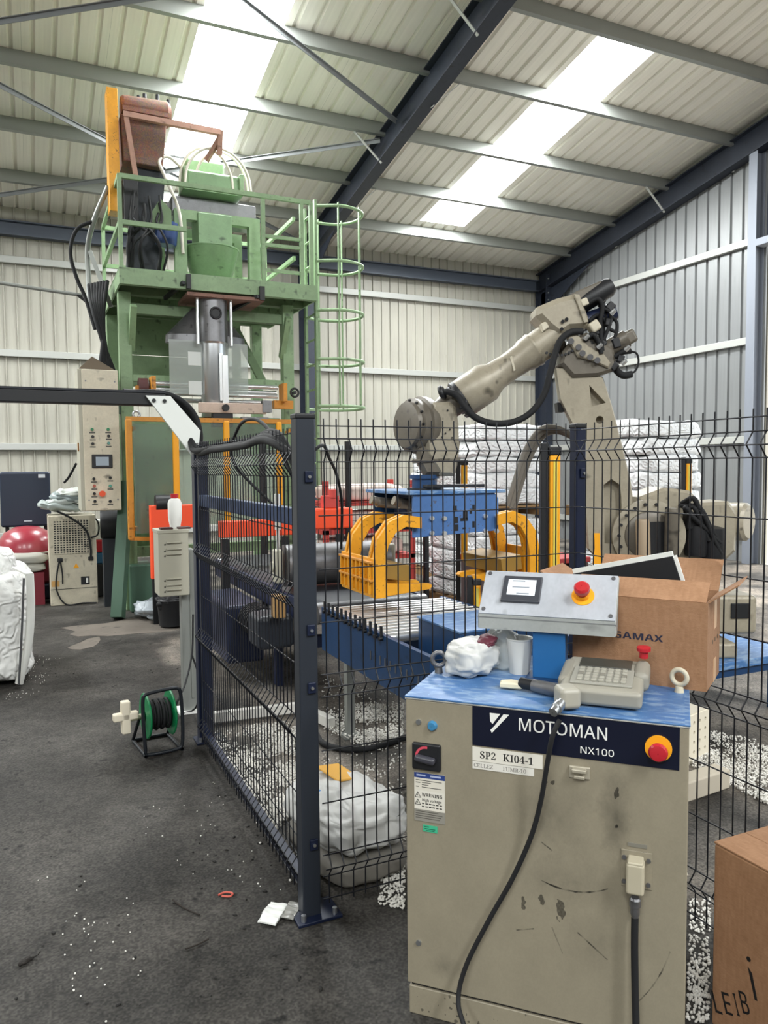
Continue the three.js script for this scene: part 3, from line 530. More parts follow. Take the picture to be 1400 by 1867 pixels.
{ // louvred box on its grey post, bottle on top
  const z = -5.15, q = (u, v) => on('z', z, u, v), a = q(288, 968), b = q(346, 1085);
  const t = thing('louvred_box', 'grey louvred electrical box on a grey post beside the gate', 'electrical box');
  obj('body', span(a.x, b.x, b.y, a.y, z - 0.22, z, 0.008), M.grayBox, t);
  obj('lid', span(a.x - 0.004, b.x + 0.004, a.y - 0.02, a.y + 0.004, z - 0.225, z + 0.005, 0.004), M.grayBox, t);
  for (const v of [989, 1001, 1010, 1055, 1066, 1075]) { const p = q(317, v); obj('louvre', rbox(0.1, 0.012, 0.016, 0.005, p.x, p.y, z + 0.004), M.grayBox, t); const r = rbox(0.008, 0.01, 0.006, 0.002, p.x - 0.058, p.y - 0.012, z + 0.002); obj('louvre_slot', r, M.black, t); const s = rbox(0.016, 0.012, 0.12, 0.005, b.x + 0.002, p.y, z - 0.11); obj('louvre', s, M.grayBox, t); }
  obj('strap', [span(a.x + 0.02, a.x + 0.1, a.y + 0.004, a.y + 0.016, z - 0.1, z - 0.02), span(b.x - 0.06, b.x + 0.02, a.y + 0.004, a.y + 0.016, z - 0.1, z - 0.02)], std('#3a1c1c', 0.6), t);
  const xp = q(349, 1200).x;
  obj('post', [span(xp - 0.045, xp + 0.045, 0, b.y + 0.3, z - 0.16, z - 0.07, 0.006), span(xp + 0.01, xp + 0.022, 0.1, b.y, z - 0.07, z - 0.06)], M.galv, t);
  obj('foot', span(xp - 0.08, xp + 0.1, 0, 0.015, z - 0.2, z - 0.03), M.white, t);
  rebase(t, xp, 0, z - 0.11);
  const bt = thing('bottle', 'white plastic bottle with red cap standing on the louvred box', 'bottle', [q(325, 960).x, a.y + 0.004, z - 0.12]);
  obj('body', lathe([[0.001, 0], [0.034, 0], [0.036, 0.02], [0.044, 0.06], [0.046, 0.08], [0.046, 0.17], [0.036, 0.195], [0.022, 0.2], [0.022, 0.205], [0.001, 0.205]], V(0, 0, 0), V(0, 1, 0), 20), M.white, bt);
  obj('cap', cyl(V(0, 0.204, 0), V(0, 0.232, 0), 0.026), M.red, bt);
}
{ // cable reel
  const c = on('y', 0, 300, 1375), t = thing('cable_reel', 'green cable reel in a black tube stand on the floor by the gate', 'cable reel', [c.x, 0, c.z - 0.02], 0.12);
  const loop = z => tube([V(-0.11, 0.02, z), V(0.09, 0.02, z), V(0.1, 0.03, z), V(0.1, 0.36, z - 0.02), V(0.09, 0.37, z - 0.02), V(-0.1, 0.36, z - 0.02), V(-0.11, 0.35, z - 0.02), V(-0.11, 0.03, z)], 0.011, 60, 8, true);
  obj('stand', [loop(0.02), tube([V(-0.11, 0.012, 0.03), V(-0.11, 0.012, -0.28)], 0.011), tube([V(0.1, 0.012, 0.03), V(0.1, 0.012, -0.28)], 0.011), tube([V(-0.11, 0.012, -0.28), V(0.1, 0.012, -0.28)], 0.011), tube([V(-0.11, 0.012, -0.28), V(-0.11, 0.2, -0.1)], 0.01), tube([V(0.1, 0.012, -0.28), V(0.1, 0.2, -0.1)], 0.01)], std('#20242a', 0.35, 0.3), t);
  for (const x of [-0.075, 0.07]) obj('flange', [lathe([[0.03, 0], [0.13, 0], [0.135, 0.006], [0.13, 0.012], [0.03, 0.012]], V(x, 0.2, -0.12), V(1, 0, 0), 28)], std('#0f7a48', 0.35), t);
  obj('drum', cyl(V(-0.06, 0.2, -0.12), V(0.07, 0.2, -0.12), 0.03), std('#0f7a48', 0.4), t);
  for (let k = 0; k < 7; k++) obj('cable_turn', ring(V(-0.05 + k * 0.017, 0.2, -0.12), 0.085 - (k % 2) * 0.01, 0.009, V(1, 0, 0)), M.rubber, t);
  obj('socket_block', [rbox(0.05, 0.19, 0.05, 0.01, -0.2, 0.235, -0.05), rbox(0.14, 0.045, 0.05, 0.01, -0.2, 0.24, -0.05), cyl(V(-0.18, 0.2, -0.12), V(-0.08, 0.2, -0.12), 0.018)], std('#d6cdb9', 0.5), t);
  const lead = [on('z', -5.05, 352, 1120), on('z', -5.0, 350, 1190), on('z', -4.8, 338, 1245), on('z', -4.6, 325, 1275), on('z', -4.55, 318, 1292)];
  tag(obj('cable', tube(lead, 0.006), M.rubber), 'thin black lead running down the grey post to the cable reel', 'cable');
  tag(obj('cable', tube([on('z', -5.0, 350, 1195), on('z', -5.0, 360, 1225), on('z', -5.0, 362, 1270), on('y', 0.02, 350, 1296), on('y', 0.012, 335, 1300)], 0.006), M.rubber), 'thin black lead looped at the foot of the grey post', 'cable');
}

// ------------------------------------------------------------------ sacks and loose things
function pillow(w, h, d, seed, e = 0.55, wob = 0.06, seg = 36) { // a filled sack: rounded block with sags and wrinkles
  const g = new THREE.SphereGeometry(1, seg, Math.round(seg * 0.7)), p = g.attributes.position;
  const f = c => Math.sign(c) * Math.abs(c) ** e;
  for (let i = 0; i < p.count; i++) {
    const x = f(p.getX(i)), y = f(p.getY(i)), z = f(p.getZ(i)), k = 1 + wob * 2 * fbm(x * 1.7 + seed, y * 1.7, z * 1.7 + seed, 3) + wob * 0.5 * Math.sin(9 * x + 5 * z + seed);
    p.setXYZ(i, x * w / 2 * k, Math.max(-h / 2, y * h / 2 * (y > 0 ? k : 1)), z * d / 2 * k);
  }
  g.computeVertexNormals();
  return g.translate(0, h / 2, 0);
}
function wrinkled(geo, amp, freq, seed) { const p = geo.attributes.position, n = geo.attributes.normal; for (let i = 0; i < p.count; i++) { const d = amp * fbm(p.getX(i) * freq + seed, p.getY(i) * freq * 1.6, p.getZ(i) * freq, 4); p.setXYZ(i, p.getX(i) + n.getX(i) * d, p.getY(i) + n.getY(i) * d, p.getZ(i) + n.getZ(i) * d); } geo.computeVertexNormals(); return geo; }
{
  const low = thing('sack', 'grey sack lying underneath the printed white sack inside the fence corner', 'sack', [1.17, 0, -2.98], 0.08);
  obj('body', pillow(0.36, 0.12, 0.6, 3, 0.5, 0.05), std('#77736c', 0.75), low);
  const t = thing('sack', 'white sack with blue and yellow print on top in the fence corner', 'sack', [1.17, 0.118, -2.98], 0.1);
  obj('body', wrinkled(wrinkled(pillow(0.38, 0.17, 0.58, 9, 0.5, 0.06, 90), 0.04, 7, 2), 0.03, 17, 5), std('#bdbdbb', 0.5), t);
  obj('yellow_print', rbox(0.13, 0.01, 0.16, 0.004, 0.06, 0.172, -0.16, 0.12, 0.2, -0.2), std('#d9a445', 0.6), t);
  obj('blue_print', rbox(0.06, 0.01, 0.12, 0.004, -0.11, 0.155, -0.02, 0.05, 0.2, 0.38), std('#3f7fc0', 0.6), t);
}
{ // open big bag at the left edge
  const t = thing('big_bag', 'large white woven bulk bag standing full at the left edge', 'bulk bag', [-0.62, 0, -7.0]);
  obj('body', wrinkled(pillow(1.2, 0.86, 1.2, 4, 0.3, 0.05, 60), 0.09, 3.2, 7), M.sack, t);
  obj('filled_top', wrinkled(pillow(1.0, 0.42, 1.0, 6, 0.8, 0.05, 40).translate(0, 0.66, 0), 0.05, 6, 3), M.sack, t);
  obj('corner_strap', [tube([V(0.5, 0.03, 0.6), V(0.57, 0.3, 0.58), V(0.6, 0.6, 0.56), V(0.6, 0.86, 0.55)], 0.03).scale(1, 1, 1), bar(V(0.6, 0.86, 0.56), V(0.5, 0.9, 0.4), 0.06, 0.012)], std('#d9d9d4', 0.7), t);
  obj('seam', tube([V(0.5, 0.04, 0.66), V(0.53, 0.4, 0.665), V(0.56, 0.84, 0.64)], 0.008), std('#4a4a4c', 0.8), t);
}
{ // chiller unit
  const t = thing('chiller_unit', 'beige chiller cabinet with perforated grille and dangling cables', 'chiller', [0.46, 0, -10.36]);
  const zf = 0.27;
  obj('body', rbox(0.54, 1.1, 0.52, 0.01, 0, 0.55, 0), M.beige, t);
  obj('grille', box(0.4, 0.42, 0.01, -0.015, 0.84, zf - 0.008), M.black, t);
  for (let i = 0; i < 15; i++) { obj('grille_bar', box(0.42, 0.011, 0.006, -0.015, 0.64 + i * 0.0285, zf + 0.0), M.beige, t); }
  for (let i = 0; i < 13; i++) obj('grille_stay', box(0.012, 0.42, 0.006, -0.215 + i * 0.0335, 0.84, zf + 0.001), M.beige, t);
  obj('plinth_joint', box(0.53, 0.006, 0.004, 0, 0.2, zf - 0.008), M.black, t);
  obj('warning_label', plate(circle(0.02, 0.46, 0.04, 3).map(([x, y]) => [y - 0.45 + 0.02, x + 0.45]), 0.003).translate(0, 0, zf - 0.01), M.machineYellow, t);
  obj('gauge_panel', [box(0.1, 0.1, 0.004, 0.13, 0.29, zf - 0.009)], M.black, t);
  obj('label', box(0.025, 0.06, 0.003, 0.15, 0.29, zf - 0.006), M.white, t);
  obj('label_patch', box(0.09, 0.07, 0.003, -0.21, 0.27, zf - 0.009), std('#c79a5a', 0.7), t);
  for (const [x, y] of [[-0.15, 0.56], [0.2, 0.56]]) obj('socket', rbox(0.06, 0.05, 0.03, 0.01, x, y, zf), M.black, t);
  obj('cable', tube([V(-0.15, 0.56, zf + 0.02), V(-0.13, 0.4, zf + 0.03), V(-0.13, 0.27, zf + 0.03)], 0.008), M.rubber, t);
  obj('cable', tube([V(-0.16, 0.55, zf + 0.02), V(-0.19, 0.4, zf + 0.03), V(-0.2, 0.2, zf + 0.04), V(-0.1, 0.02, zf + 0.05), V(0.1, 0.02, zf + 0.04), V(0.25, 0.01, zf + 0.04)], 0.009), M.rubber, t);
  obj('cable', tube([V(-0.17, 1.16, zf + 0.02), V(0.0, 1.06, zf + 0.03), V(0.16, 0.9, zf + 0.03), V(0.2, 0.7, zf + 0.03), V(0.2, 0.57, zf + 0.02)], 0.013), M.rubber, t);
  obj('cable', tube([V(0.22, 1.1, 0.2), V(0.3, 1.0, 0.22), V(0.29, 0.85, 0.24), V(0.21, 0.82, zf + 0.02)], 0.01), M.rubber, t);
  const bag = thing('plastic_bags', 'heap of folded clear plastic bags on top of the chiller', 'plastic bags', [0.4, 1.1, -10.38]);
  for (let k = 0; k < 4; k++) obj('folded_bag', wrinkled(pillow(0.5 - 0.05 * k, 0.1, 0.4, 20 + k, 0.6, 0.12).rotateZ(0.12 * (k % 2 ? 1 : -1)).translate(-0.05 + 0.04 * k, 0.05 + k * 0.055, 0), 0.07, 8, k), std(['#9fa8a6', '#b9c0bd', '#8f9a9b', '#c6cac4'][k], 0.35), bag);
  tag(obj('power_cable', tube([on('z', -9.9, 139, 845), on('z', -9.95, 130, 862), on('z', -10.0, 124, 872), on('z', -10.05, 117, 880)], 0.014), M.rubber), 'thick black cable with inline plug above the plastic bags', 'cable');
}
{ // things along the back left
  const cab = thing('wall_cabinet', 'dark navy switch cabinet in front of the back wall beside the plastic bags', 'cabinet', [-0.06, 0, -12.0]);
  const p0 = on('z', -12, 2, 962), p1 = on('z', -12, 91, 860), w = p1.x - p0.x, xc = (p0.x + p1.x) / 2 + 0.06;
  obj('body', rbox(w, p1.y - p0.y, 0.3, 0.03, xc, (p0.y + p1.y) / 2, -0.15), std('#232b3c', 0.4), cab);
  obj('label', box(0.09, 0.05, 0.004, xc + w / 2 - 0.11, p1.y - 0.06, 0.002), std('#c9ced4', 0.5), cab);
  obj('lower_label', box(0.1, 0.02, 0.004, xc + 0.02, p0.y + 0.08, 0.002), std('#b8bdc4', 0.5), cab);
  obj('stand', [span(xc - w / 2 + 0.05, xc - w / 2 + 0.1, 0, p0.y, -0.2, -0.1), span(xc + w / 2 - 0.1, xc + w / 2 - 0.05, 0, p0.y, -0.2, -0.1)], M.black, cab);
  const z = -11.0, q = (u, v) => on('z', z, u, v), c = q(50, 1000);
  const dome = thing('red_drum', 'glossy red domed machine hood behind the bulk bag', 'machine', [c.x, 0, z]);
  obj('hood', [lathe([[0.36, 0], [0.36, 0.05], [0.34, 0.16], [0.27, 0.27], [0.14, 0.34], [0.001, 0.355]], V(0, 0.58, 0), V(0, 1, 0), 32)], new THREE.MeshPhysicalMaterial({ color: '#8a1c2e', roughness: 0.35, clearcoat: 0.6, clearcoatRoughness: 0.2 }), dome);
  obj('chassis', rbox(0.85, 0.34, 0.6, 0.05, 0.05, 0.36, 0), std('#6e1626', 0.45), dome);
  obj('base', rbox(0.9, 0.2, 0.62, 0.03, 0.05, 0.1, 0), std('#1a2133', 0.5), dome);
  obj('rim', ring(V(0, 0.6, 0), 0.355, 0.015, V(0, 1, 0)), M.grayBox, dome);
  const s1 = thing('sack', 'grey cushion-like sack on the red machine chassis', 'sack', [c.x - 0.08, 0.5, z + 0.58], 0.0); obj('body', pillow(0.62, 0.13, 0.36, 31, 0.6, 0.06), std('#9b9a92', 0.6), s1);
  obj('lower_bag', pillow(0.56, 0.12, 0.34, 33, 0.6, 0.06).translate(0.0, -0.1, 0.02), std('#9b9a92', 0.6), s1);
  obj('shelf', span(-0.32, 0.26, -0.5, -0.1, -0.16, 0.14), std('#6e1626', 0.45), s1);
  const cart = thing('paint_can', 'red and blue striped container between chiller and tower leg', 'container', [on('y', 0, 192, 1092).x, 0, -10.7]);
  obj('white_band', rbox(0.15, 0.26, 0.2, 0.02, 0, 0.87, 0), M.white, cart); obj('red_band', rbox(0.16, 0.16, 0.22, 0.02, 0, 0.66, 0), M.red, cart); obj('blue_band', rbox(0.16, 0.14, 0.22, 0.02, 0, 0.5, 0), std('#2c5f86', 0.5), cart); obj('stand', rbox(0.2, 0.43, 0.24, 0.02, 0, 0.215, 0), M.black, cart);
  const mo = thing('motor_drum', 'black motor drum hanging behind the control cabinet', 'motor', [0.98, 0, -9.85]);
  obj('drum', [lathe([[0.001, 0], [0.17, 0], [0.18, 0.03], [0.18, 0.28], [0.001, 0.3]], V(-0.22, 1.0, 0.05), V(1, 0, 0.1), 24)], M.black, mo); obj('stand', span(-0.2, 0.0, 0, 0.85, -0.05, 0.1), std('#20242c', 0.6), mo);
}
{ // orange bag handling beam behind the gate
  const z = -8.35, q = (u, v) => on('z', z, u, v), a = q(274, 922), b = q(360, 958), lo = q(284, 1056);
  const t = thing('orange_frame', 'bright orange L-shaped machine panel behind the bottle', 'machine panel');
  obj('panel', plate([[a.x, a.y], [b.x, a.y], [b.x, b.y - 0.02], [a.x + 0.15, b.y - 0.02], [a.x + 0.1, lo.y], [a.x, lo.y]], 0.12, 0.006).translate(0, 0, z - 0.12), M.orange, t);
  obj('leg', span(a.x + 0.01, a.x + 0.06, 0, lo.y, z - 0.1, z - 0.04), M.black, t);
  obj('roller_housing', [lathe([[0.001, 0], [0.09, 0], [0.09, 0.2], [0.001, 0.2]], V(a.x + 0.06, a.y + 0.02, z - 0.06), V(1, 0, 0), 20)], M.black, t);
  rebase(t, a.x, 0, z);
  const t2 = thing('orange_beam', 'long orange beam behind the gate mesh carrying the outfeed belt', 'beam');
  const q2 = (u, v) => on('z', -7.0, u, v), c = q2(402, 957), d = q2(540, 975), e = q2(640, 925), f = q2(572, 965);
  obj('beam', span(c.x, d.x, d.y, c.y + 0.03, -7.12, -7.0, 0.01), M.orange, t2);
  obj('end_block', span(f.x, e.x, f.y, e.y, -7.1, -6.95, 0.02), M.orange, t2);
  obj('carriage', [span(f.x + 0.1, f.x + 0.26, e.y, e.y + 0.12, -7.08, -6.98, 0.01), cyl(V(f.x + 0.2, e.y + 0.1, -7.0), V(f.x + 0.2, e.y + 0.18, -7.0), 0.04)], M.redRail, t2);
  for (const x of [c.x + 0.05, d.x - 0.1, e.x - 0.1]) obj('leg', span(x - 0.03, x + 0.03, 0, 1.0, -7.09, -7.03), M.black, t2);
  obj('link', span(d.x, f.x, d.y + 0.02, d.y + 0.1, -7.09, -7.03), M.steelDull, t2);
  rebase(t2, c.x, 0, -7.06);
  const bk = thing('waste_bucket', 'black plastic drum on the floor under the louvred box', 'bucket', [on('y', 0, 312, 1140).x, 0, -8.2]);
  obj('body', lathe([[0.001, 0], [0.13, 0], [0.15, 0.26], [0.155, 0.27], [0.145, 0.28], [0.12, 0.02], [0.001, 0.02]], V(0, 0.02, 0), V(0, 1, 0), 26), M.black, bk);
  obj('crumpled_liner', wrinkled(pillow(0.26, 0.16, 0.26, 51, 0.8, 0.2).translate(0, 0.2, 0), 0.1, 12, 4), M.rubber, bk);
  const pl = thing('plastic_heap', 'crumpled clear film heaped on the floor beside the black drum', 'plastic film', [on('y', 0, 285, 1130).x + 0.16, 0, -8.72]);
  obj('film', wrinkled(pillow(0.7, 0.22, 0.6, 61, 0.8, 0.25, 48), 0.12, 8, 6), std('#9ba2a8', 0.3), pl);
}

// ------------------------------------------------------------------ palletising robot
{
  const D = 5.2, fh = V(-BK.x, 0, -BK.z).normalize(), rh = V(-fh.z, 0, fh.x); // the arm works in an upright plane 5.2 m away
  const base = onPlane(V(0, 0, 0).addScaledVector(fh, D), fh, 1225, 1190); base.y = 0;
  const turn = -Math.atan2(rh.z, rh.x);
  const t = thing('palletising_robot', 'beige six-axis palletising robot arm reaching over the roller conveyor', 'robot', [base.x, 0, base.z], turn);
  const L = (u, v, d = 0) => { const p = onPlane(V(0, 0, 0).addScaledVector(fh, D - d), fh, u, v); return V(p.clone().sub(base).dot(rh), p.y, d); };
  const P = (list, d0, d1, bevel = 0.012) => { const s = list.map(([u, v]) => { const p = L(u, v, (d0 + d1) / 2); return [p.x, p.y]; }); return plate(s, Math.abs(d1 - d0), bevel).translate(0, 0, Math.min(d0, d1)); };
  const px = D / F;
  // pedestal top at 0.38 m: base casting and turret
  const ped = 0.4;
  obj('base_casting', [rbox(0.62, 0.1, 0.62, 0.02, 0, ped + 0.05, 0), lathe([[0.001, 0], [0.26, 0], [0.25, 0.08], [0.235, 0.3], [0.001, 0.3]], V(0, ped + 0.1, 0), V(0, 1, 0), 28), rbox(0.3, 0.26, 0.34, 0.03, 0.34, ped + 0.26, 0.02)], M.robot, t);
  obj('connector_panel', [rbox(0.012, 0.16, 0.2, 0.004, 0.495, ped + 0.27, 0.02), rbox(0.12, 0.1, 0.012, 0.004, 0.37, ped + 0.29, 0.195)], M.black, t);
  obj('turret', [P([[1118, 1005], [1122, 960], [1150, 905], [1195, 888], [1240, 893], [1262, 915], [1310, 912], [1325, 935], [1322, 1000], [1290, 1030], [1150, 1035]], -0.24, 0.1, 0.02)], M.robot, t);
  const LA = L(1180, 975, 0.12);
  obj('shoulder_flange', lathe([[0.15, 0], [0.225, 0], [0.235, 0.012], [0.235, 0.05], [0.17, 0.06], [0.15, 0.06]], LA, V(-0.12, 0, 1), 40), M.robot, t);
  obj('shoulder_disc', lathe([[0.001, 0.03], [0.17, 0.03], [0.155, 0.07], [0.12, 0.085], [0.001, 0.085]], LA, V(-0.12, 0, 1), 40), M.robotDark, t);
  obj('shoulder_window', [P([[1180, 952], [1217, 950], [1218, 1016], [1181, 1016]], 0.19, 0.215, 0.004)], M.black, t);
  obj('shoulder_pin', [lathe([[0.001, 0], [0.045, 0], [0.045, 0.22], [0.04, 0.24], [0.001, 0.24]], L(1173, 1014, 0.24), V(-0.04, 1, 0), 20)], std('#a08d76', 0.5), t);
  obj('bolt_ring', Array.from({ length: 18 }, (_, k) => { const a = k / 18 * Math.PI * 2, c = LA.clone().add(V(Math.cos(a) * 0.207, Math.sin(a) * 0.207, 0.055)); return cyl(c, c.clone().add(V(-0.002, 0, 0.02)), 0.011, 0.011, 8); }), M.black, t);
  obj('motor', [lathe([[0.001, 0], [0.04, 0], [0.045, 0.02], [0.045, 0.32], [0.03, 0.34], [0.001, 0.34]], L(1223, 985, 0.24).add(V(0, -0.13, 0)), V(0, 1, 0.05), 20)], M.robotDark, t);
  obj('motor', [lathe([[0.001, 0], [0.065, 0], [0.07, 0.02], [0.07, 0.2], [0.001, 0.22]], L(1268, 975, 0.16).add(V(0, -0.14, 0)), V(0.05, 1, 0), 20), rbox(0.1, 0.12, 0.1, 0.02, L(1262, 950, 0.16).x, L(1262, 950, 0.16).y, 0.16)], M.black, t);
  obj('motor', [lathe([[0.001, 0], [0.07, 0], [0.075, 0.02], [0.075, 0.2], [0.001, 0.22]], L(1300, 985, 0.14).add(V(0, -0.12, 0)), V(0, 1, 0), 20)], M.black, t);
  obj('rear_cover', [lathe([[0.001, 0], [0.12, 0], [0.13, 0.03], [0.13, 0.14], [0.11, 0.16], [0.001, 0.16]], L(1322, 950, -0.1), V(0.7, 0, 0.7), 26)], M.robot, t);
  for (let k = 0; k < 7; k++) { const r = rng(300 + k), a = L(1225 + r() * 30, 915 + r() * 20, 0.15), b = L(1275 + r() * 50, 960 + r() * 50, 0.2), m = L(1250 + r() * 40, 905 + r() * 30, 0.24); obj('cable', tube([a, m, b.clone().lerp(m, 0.4), b], 0.013 + r() * 0.006), M.rubber, t); }
  // lower arm
  const armLine = [[1012, 672], [1020, 728], [1044, 776], [1058, 830], [1066, 925], [1072, 1000], [1105, 1035], [1165, 1030], [1182, 975], [1152, 935], [1146, 880], [1131, 815], [1113, 745], [1096, 690], [1060, 676]];
  const pocket = (list, d) => list.map(([u, v]) => { const p = L(u, v, d); return [p.x, p.y]; });
  const front = plate(pocket(armLine, 0.07), 0.06, 0, [pocket([[1072, 703], [1102, 735], [1076, 742]], 0.07), pocket([[1098, 884], [1112, 873], [1128, 884], [1130, 905], [1132, 990], [1100, 990]], 0.07), circle(L(1091, 766, 0.07).x, L(1091, 766, 0.07).y, 0.026, 18)]).translate(0, 0, 0.04);
  obj('lower_arm', [P(armLine, -0.1, 0.04, 0.02), front], M.robot, t);
  obj('arm_rib', [P([[1018, 690], [1028, 740], [1050, 778], [1057, 770], [1040, 735], [1034, 692]], -0.14, 0.02, 0.008)], M.robotDark, t);
  obj('yellow_label', [P([[1083, 972], [1093, 972], [1094, 1000], [1096, 1028], [1080, 1028], [1084, 1000]], 0.105, 0.112, 0)], M.machineYellow, t);
  obj('stop_block', [P([[1013, 735], [1022, 735], [1026, 752], [1015, 752]], -0.05, 0.05, 0.003)], M.black, t);
  // elbow casting
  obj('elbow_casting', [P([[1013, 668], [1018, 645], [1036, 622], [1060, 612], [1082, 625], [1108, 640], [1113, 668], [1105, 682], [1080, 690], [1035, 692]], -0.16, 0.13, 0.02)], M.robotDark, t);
  obj('elbow_flange', [P([[1032, 616], [1048, 606], [1072, 632], [1100, 646], [1112, 662], [1108, 672], [1082, 660], [1052, 652]], 0.11, 0.15, 0.008)], M.robot, t);
  for (const [u, v] of [[1062, 644], [1076, 651], [1089, 657], [1041, 622], [1055, 633]]) obj('bolt', cyl(L(u, v, 0.15), L(u, v, 0.172), 0.02, 0.02, 10), M.steelDull, t);
  for (let k = 0; k < 9; k++) { const a = -0.6 + k * 0.2, c = L(1022, 640, 0.13).add(V(Math.sin(a) * 0.13 - 0.02, -Math.cos(a) * 0.1 + 0.07, 0)); obj('bolt', cyl(c, c.clone().add(V(0, 0, 0.014)), 0.009, 0.009, 8), M.black, t); }
  // forearm housing
  obj('forearm_housing', [P([[970, 582], [973, 566], [1008, 551], [1040, 543], [1056, 562], [1066, 590], [1060, 605], [1032, 607], [1012, 620], [992, 604]], -0.15, 0.13, 0.035)], M.robot, t);
  obj('housing_rib', [P([[1036, 545], [1046, 546], [1062, 595], [1054, 597]], -0.16, 0.145, 0.004)], M.robot, t);
  obj('housing_top', [P([[1024, 548], [1044, 537], [1088, 518], [1096, 530], [1060, 552]], -0.12, 0.08, 0.01)], M.robotDark, t);
  for (const [u, v] of [[1026, 586], [1033, 582], [1024, 600]]) obj('bolt', cyl(L(u, v, 0.13), L(u, v, 0.145), 0.012, 0.012, 8), M.black, t);
  obj('drive_motor', [lathe([[0.001, 0], [0.06, 0], [0.065, 0.02], [0.065, 0.24], [0.05, 0.27], [0.001, 0.27]], L(1050, 560, 0.02), V(0.86, 0.5, 0.1), 18)], M.black, t);
  obj('drive_motor', [lathe([[0.001, 0], [0.06, 0], [0.062, 0.2], [0.05, 0.24], [0.001, 0.24]], L(1058, 590, 0.0), V(0.95, 0.3, 0.2), 18)], M.navyDark, t);
  obj('drive_motor', [lathe([[0.001, 0], [0.055, 0], [0.06, 0.02], [0.06, 0.16], [0.001, 0.18]], L(1102, 640, 0.05), V(0.8, 0.45, 0.15), 18), rbox(0.1, 0.09, 0.12, 0.02, L(1142, 618, 0.05).x, L(1142, 618, 0.05).y, 0.06, 0, 0, 0.5)], M.robotDark, t);
  obj('connector', [rbox(0.07, 0.07, 0.09, 0.015, L(1082, 596, 0.12).x, L(1082, 596, 0.12).y, 0.12, 0, 0, 0.6), rbox(0.05, 0.05, 0.06, 0.01, L(1064, 552, 0.12).x, L(1064, 552, 0.12).y, 0.12, 0, 0, 0.4)], M.beige, t);
  const cab = (pts, r, d = 0.12) => obj('cable', tube(pts.map(([u, v, q]) => L(u, v, q ?? d)), r), M.rubber, t);
  cab([[1046, 545], [1075, 525], [1095, 522], [1102, 540], [1094, 560]], 0.018, 0.02); cab([[1060, 560], [1090, 545], [1098, 556], [1094, 590], [1098, 640]], 0.016); cab([[1080, 540], [1104, 565], [1100, 600], [1104, 640]], 0.014, 0.08);
  cab([[1095, 560], [1112, 570], [1110, 595], [1100, 620]], 0.012); cab([[1112, 575], [1124, 588], [1122, 612], [1110, 636]], 0.012, 0.1); cab([[1066, 620], [1080, 610], [1092, 625], [1096, 645]], 0.016, 0.15); cab([[1098, 638], [1118, 650], [1136, 642], [1150, 640]], 0.018, 0.1); cab([[1104, 645], [1118, 668], [1135, 684], [1152, 682]], 0.024, 0.08);
  cab([[1146, 640], [1160, 644], [1164, 660], [1158, 676], [1144, 684]], 0.007, 0.08); cab([[1074, 585], [1088, 575], [1100, 582], [1112, 600], [1126, 606]], 0.012, 0.1);
  obj('valve_cluster', [...[[1086, 604], [1096, 628], [1078, 622], [1108, 588], [1112, 560], [1122, 626], [1130, 655], [1118, 668]].map(([u, v], k) => { const p = L(u, v, 0.1); return rbox(0.045 + 0.01 * (k % 3), 0.05, 0.06, 0.008, p.x, p.y, p.z, 0, 0, k); })], M.black, t);
  for (const [u, v] of [[1090, 634], [1066, 618], [1114, 572], [1140, 638], [1134, 664]]) { const p = L(u, v, 0.16); obj('fitting', cyl(p, p.clone().add(V(0.02, 0.02, 0.02)), 0.016, 0.013, 10), M.chrome, t); }
  // forearm tube
  const A = L(843, 727, 0), B = L(1014, 610, 0), ax = B.clone().sub(A), len = ax.length();
  obj('forearm_tube', lathe([[0.02, 0], [0.128, 0], [0.133, 0.01], [0.133, 0.045 * len + 0.16], [0.1, 0.35 * len], [0.094, 0.5 * len], [0.1, 0.64 * len], [0.112, 0.68 * len], [0.113, 0.74 * len], [0.118, 0.75 * len], [0.118, 0.77 * len], [0.108, 0.775 * len], [0.112, len], [0.02, len]], A, ax, 36), M.robot, t);
  obj('wrist_flange', lathe([[0.03, 0], [0.128, 0], [0.136, 0.01], [0.136, 0.035], [0.03, 0.035]], A.clone().addScaledVector(ax.clone().normalize(), -0.034), ax, 36), M.black, t);
  for (let k = 0; k < 16; k++) { const a = k / 16 * 2 * Math.PI, n = ax.clone().normalize(), s = V(-n.y, n.x, 0), c = A.clone().addScaledVector(n, -0.034).addScaledVector(s, Math.cos(a) * 0.115).add(V(0, 0, Math.sin(a) * 0.115)); obj('flange_bolt', cyl(c, c.clone().addScaledVector(n, -0.014), 0.009, 0.009, 8), M.steelDull, t); }
  obj('tube_cover', [P([[984, 592], [996, 585], [1000, 598], [988, 606]], 0.06, 0.112, 0.006), P([[928, 652], [932, 650], [938, 676], [935, 678]], 0.03, 0.1, 0)], M.beige, t);
  // wrist
  obj('wrist_neck', [lathe([[0.001, 0], [0.075, 0], [0.09, 0.06], [0.09, 0.2], [0.001, 0.2]], L(800, 752, 0), V(0.82, 0.5, 0), 24)], M.robotDark, t);
  obj('wrist_block', [P([[783, 746], [788, 736], [818, 735], [828, 745], [833, 775], [834, 820], [826, 868], [800, 868], [776, 830], [772, 790]], -0.13, 0.13, 0.025)], M.robot, t);
  const wc = L(762, 776, 0.0), wd = V(-1, 0.02, 0.62).normalize();
  obj('wrist_drum', lathe([[0.001, 0], [0.2, 0], [0.205, 0.015], [0.205, 0.06], [0.185, 0.07], [0.19, 0.12], [0.165, 0.13], [0.16, 0.16], [0.1, 0.17], [0.001, 0.17]].map(([r, h]) => [r * 0.95, h]), wc.clone().addScaledVector(wd, -0.06), wd, 40), M.robotDark, t);
